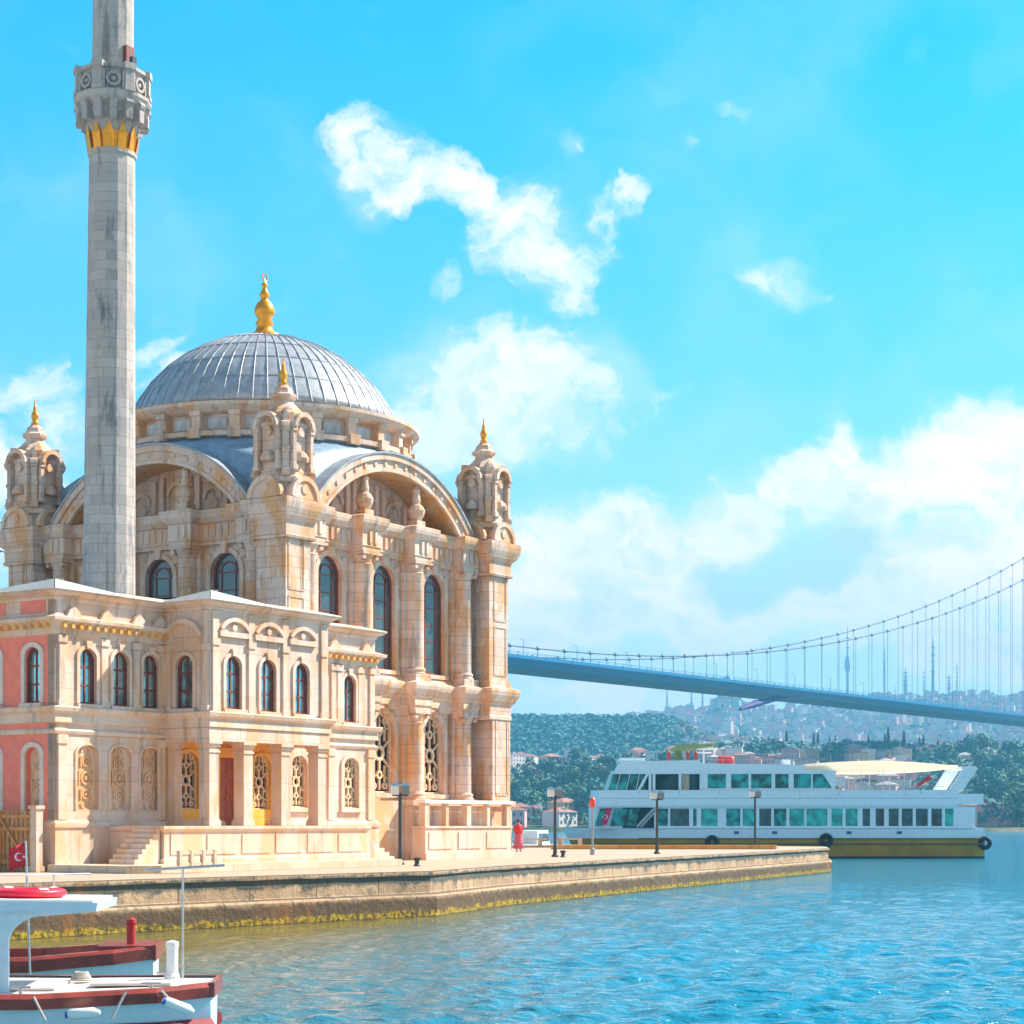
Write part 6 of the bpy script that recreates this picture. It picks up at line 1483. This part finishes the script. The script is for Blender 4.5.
# ------------------------------------------------------------------ trees
LEAF = [plain('foliage_dark', (.05, .19, .17), .8, var=.5, scale=.35), plain('foliage_mid', (.11, .22, .12), .8, var=.5, scale=.35), plain('foliage_conifer', (.012, .075, .075), .8, var=.4, scale=.35)]
BARK = plain('tree_bark', (.10, .07, .05), .9)
def crown_broad(b, R, H, n, r3):
    lobes = [(Vector((r3.uniform(-.55, .55)*R, r3.uniform(-.55, .55)*R, H*(.45+.42*r3.random()))), R*r3.uniform(.4, .62)) for _ in range(7)]
    for i in range(n):
        c, r = r3.choice(lobes); d = Vector((r3.gauss(0, 1), r3.gauss(0, 1), r3.gauss(0, 1)))
        d.normalize(); p = c+d*r*r3.uniform(.55, 1.05)
        leaf(b, p, d, r3.uniform(.35, .8)*R*.22, r3)
def leaf(b, p, d, s, r3):
    a = (d+Vector((r3.uniform(-.7, .7), r3.uniform(-.7, .7), r3.uniform(-.4, .7)))).normalized(); u = a.orthogonal().normalized(); w = a.cross(u); q = r3.uniform(0, 6.28)
    u, w = u*math.cos(q)+w*math.sin(q), w*math.cos(q)-u*math.sin(q)
    b.add([tuple(p+u*s), tuple(p+w*s*.8+a*s*.2), tuple(p-u*s*.9), tuple(p-w*s*.85+a*s*.15)], [(0, 1, 2, 3)])
def tree_proto(kind, seed):
    r3 = random.Random(seed); t = thing('pine_tree' if kind == 'pine' else 'broadleaf_tree', '', 'tree')
    b = MB()
    if kind == 'pine':
        H = 13; R = 2.1
        for i in range(420):
            f = r3.random()**.8; z = 1.5+f*(H-1.5); rr = R*(1-f)**.85*(.75+.25*math.sin(z*4))+.1; a = r3.uniform(0, 6.28)
            p = Vector((rr*math.cos(a)*r3.uniform(.6, 1), rr*math.sin(a)*r3.uniform(.6, 1), z)); leaf(b, p, Vector((math.cos(a), math.sin(a), -.1)), .42, r3)
        c = b.build('crown', LEAF[2], t); h = 4
    else:
        H = 10; R = 4.6; crown_broad(b, R, H, 420, r3); c = b.build('crown', LEAF[seed % 2], t); h = 5.5
    b = MB(); b.tube((0, 0, -1), (0, 0, h*.6), .32, .22, 7)
    for i in range(4): a = i*1.6; b.tube((0, 0, h*.55), (1.4*math.cos(a), 1.4*math.sin(a), h), .16, .07, 5)
    b.build('trunk', BARK, t)
    return t
BROAD = [tree_proto('broad', s) for s in (3, 4, 5, 6)]; PINES = [tree_proto('pine', s) for s in (8, 9)]
used = set()
def put_tree(P, p, sc, label, group):
    rz = rng.uniform(0, 6.28)
    if P.name not in used: used.add(P.name); t = P; t.location = p; t.rotation_euler = (0, 0, rz)
    else: t = copy_thing(P, p, rz)
    t.scale = (sc, sc, sc*rng.uniform(.9, 1.2)); t['label'] = label; t['group'] = group
def tree_field(n, k0, k1, y0, y1, P, smin, smax, label, group):
    for _ in range(n):
        k = rng.uniform(k0, k1); Y = rng.uniform(y0, y1); p = hp(k, Y)
        if any((p.x-q.x)**2+(p.y-q.y)**2 < (s*.8)**2 for q, s in taken): continue
        put_tree(rng.choice(P), p, rng.uniform(smin, smax), label, group)
tree_field(80, -.012, .085, SHORE+12, 960, BROAD, .8, 1.35, 'leafy tree among houses on the slope beyond the mosque corner', 'trees beyond the mosque corner')
tree_field(80, .222, .31, SHORE+10, 1060, BROAD, .9, 1.6, 'dark leafy tree on the shore right of the ferry stern', 'trees right of the ferry')
for i in range(34):
    k = .125+.10*i/33+rng.uniform(-.002, .002); Y = 1085+rng.uniform(-25, 25); put_tree(PINES[i % 2] if i % 3 else BROAD[i % 4], hp(k, Y), rng.uniform(.6, 1.15)*(1.0 if i % 3 else .8), 'dark tree in the row on the crest above the ferry awning', 'row of dark trees above the ferry')
def far_wood():
    b = MB(); r4 = random.Random(21)
    def add(k, Y, s, n):
        p0 = hp(k, Y)
        for _ in range(n):
            d = Vector((r4.gauss(0, 1), r4.gauss(0, 1), abs(r4.gauss(0, 1)))).normalized(); leaf(b, p0+Vector((d.x*s, d.y*s, 1.5+d.z*s*1.3)), d, s*.34, r4)
    for _ in range(2300): add(r4.uniform(-.03, .085)+r4.uniform(-.01, .01), r4.uniform(1480, 1900), r4.uniform(4, 7), 13)
    for _ in range(480): add(r4.uniform(-.03, .10), r4.uniform(SHORE+14, 1000), r4.uniform(2.5, 4.5), 16)
    for _ in range(900): add(r4.uniform(.21, .33), r4.uniform(SHORE+12, 1150), r4.uniform(3.5, 6), 16)
    for _ in range(500): add(r4.uniform(.09, .235), r4.uniform(1020, 1100), r4.uniform(3, 5), 14)
    for _ in range(1500): add(r4.uniform(.07, .33), r4.uniform(1200, 3230), r4.uniform(4, 8), 10)
    for _ in range(500): add(.112+r4.gauss(0, .0065), 3235+r4.uniform(-40, 40), r4.uniform(4, 8), 7)
    for _ in range(800): add(r4.uniform(-.4, -.03), r4.uniform(700, 1900), r4.uniform(5, 8), 6)
    o = b.build('far_wood', LEAF[0]); tag(o, 'woodland covering the far ridge and slopes across the water', 'wood', kind='stuff')
far_wood()

# ------------------------------------------------------------------ skyline: hilltop mosque, tower and masts
FARS = plain('far_pale_stone', (.50, .50, .52), .8); MASTM = plain('mast_grey', (.34, .38, .43), .6)
def hilltop():
    Y = 3230.; k = (728-512)/FPX; p = hp(k, Y); s = Y/FPX
    t = thing('hilltop_building', 'tiny domed building crowning the pointed hill under the bridge deck', 'building', p)
    b = MB(); b.box(-15, 15, -12, 12, -6, 8); b.box(-24, -15, -9, 9, -6, 4); b.box(15, 24, -9, 9, -6, 4); b.build('hall', FARS, t)
    b = MB(); b.lathe([(11, 8), (11, 13), (10.5, 15), (8.5, 20), (5, 23.5), (1e-3, 25)], n=20, smooth=True); d = b.build('dome', LEAD, t)
    for x in (-13, 13):
        b = MB(); b.lathe([(3.6, 8), (3.4, 11), (2, 13.5), (1e-3, 14.5)], x, -6, 12, smooth=True); b.build('small_dome', LEAD, t)
    b = MB(); b.tube((0, 0, 25), (0, 0, 30), .5, .2); b.build('finial', FARS, d)
hilltop()
def mast(px, top, base_y, Y, w, label, name='antenna_mast', pod=None):
    k = (px-512)/FPX; p = hp(k, Y); h = EYE+(HY-top)*Y/FPX-p.z; t = thing(name, label, 'mast', p, 0, 'masts on the skyline')
    s = Y/FPX; b = MB(); b.tube((0, 0, -3), (0, 0, h*.55), w*s*.5, w*s*.38, 8); b.tube((0, 0, h*.55), (0, 0, h), w*s*.3, w*s*.10, 8); b.build('shaft', MASTM, t)
    b = MB()
    for f in (.45, .6, .72, .84): b.lathe([(w*s*.7, h*f), (w*s*.7, h*f+.8*s)], n=8)
    b.build('platforms', MASTM, t)
    if pod:
        b = MB(); z0 = EYE+(HY-pod[1])*Y/FPX-p.z; z1 = EYE+(HY-pod[0])*Y/FPX-p.z; r = pod[2]*s; b.lathe([(r*.4, z0), (r*.9, z0+(z1-z0)*.25), (r, z0+(z1-z0)*.5), (r*.8, z0+(z1-z0)*.8), (r*.35, z1)], n=14, smooth=True); b.build('pod', MASTM, t)
mast(847.5, 626, 690, 3200, 3.2, 'tallest grey tower with a swollen pod, seen through the bridge hangers', 'television_tower', (657, 673, 3.0))
mast(884.5, 647, 695, 3150, 2.2, 'thin grey mast just right of the tower with the pod')
mast(905.5, 668, 698, 3120, 4.2, 'short stout mast between two thin masts right of the podded tower')
mast(924, 668, 698, 3160, 1.6, 'very thin short mast right beside the tall thick mast, on its left')
mast(933, 638, 699, 3130, 3.4, 'tall thick grey mast, second highest behind the hangers')
mast(949, 674, 699, 3150, 3.0, 'stout low mast just right of the tall thick mast')
mast(957, 662, 699, 3120, 1.8, 'thin mast furthest right on the skyline')
mast(667, 684, 720, 3000, 2.0, 'thin mast furthest left under the bridge deck')
mast(691.5, 686, 716, 3000, 2.0, 'left one of two thin masts close together under the deck, by the pointed hill')
mast(702.5, 686, 715, 3000, 2.2, 'right one of two thin masts close together under the deck, by the pointed hill')

# ------------------------------------------------------------------ air over the strait
def haze():
    b = MB(); b.box(-4600, 4600, -900, 4400, -6, 400)
    m = bpy.data.materials.new('haze_air'); m.use_nodes = True; nt = m.node_tree; nt.nodes.clear()
    o_ = N(nt, 'ShaderNodeOutputMaterial'); v = N(nt, 'ShaderNodeVolumePrincipled'); v.inputs['Color'].default_value = HAZE_COL; v.inputs['Density'].default_value = HAZE_D; v.inputs['Anisotropy'].default_value = 0.0
    nt.links.new(v.outputs[0], o_.inputs['Volume'])
    o = b.build('haze', m); tag(o, kind='stuff')
HAZE_D, HAZE_COL = 3.4e-4, (.17, .62, 1.0, 1)
haze()
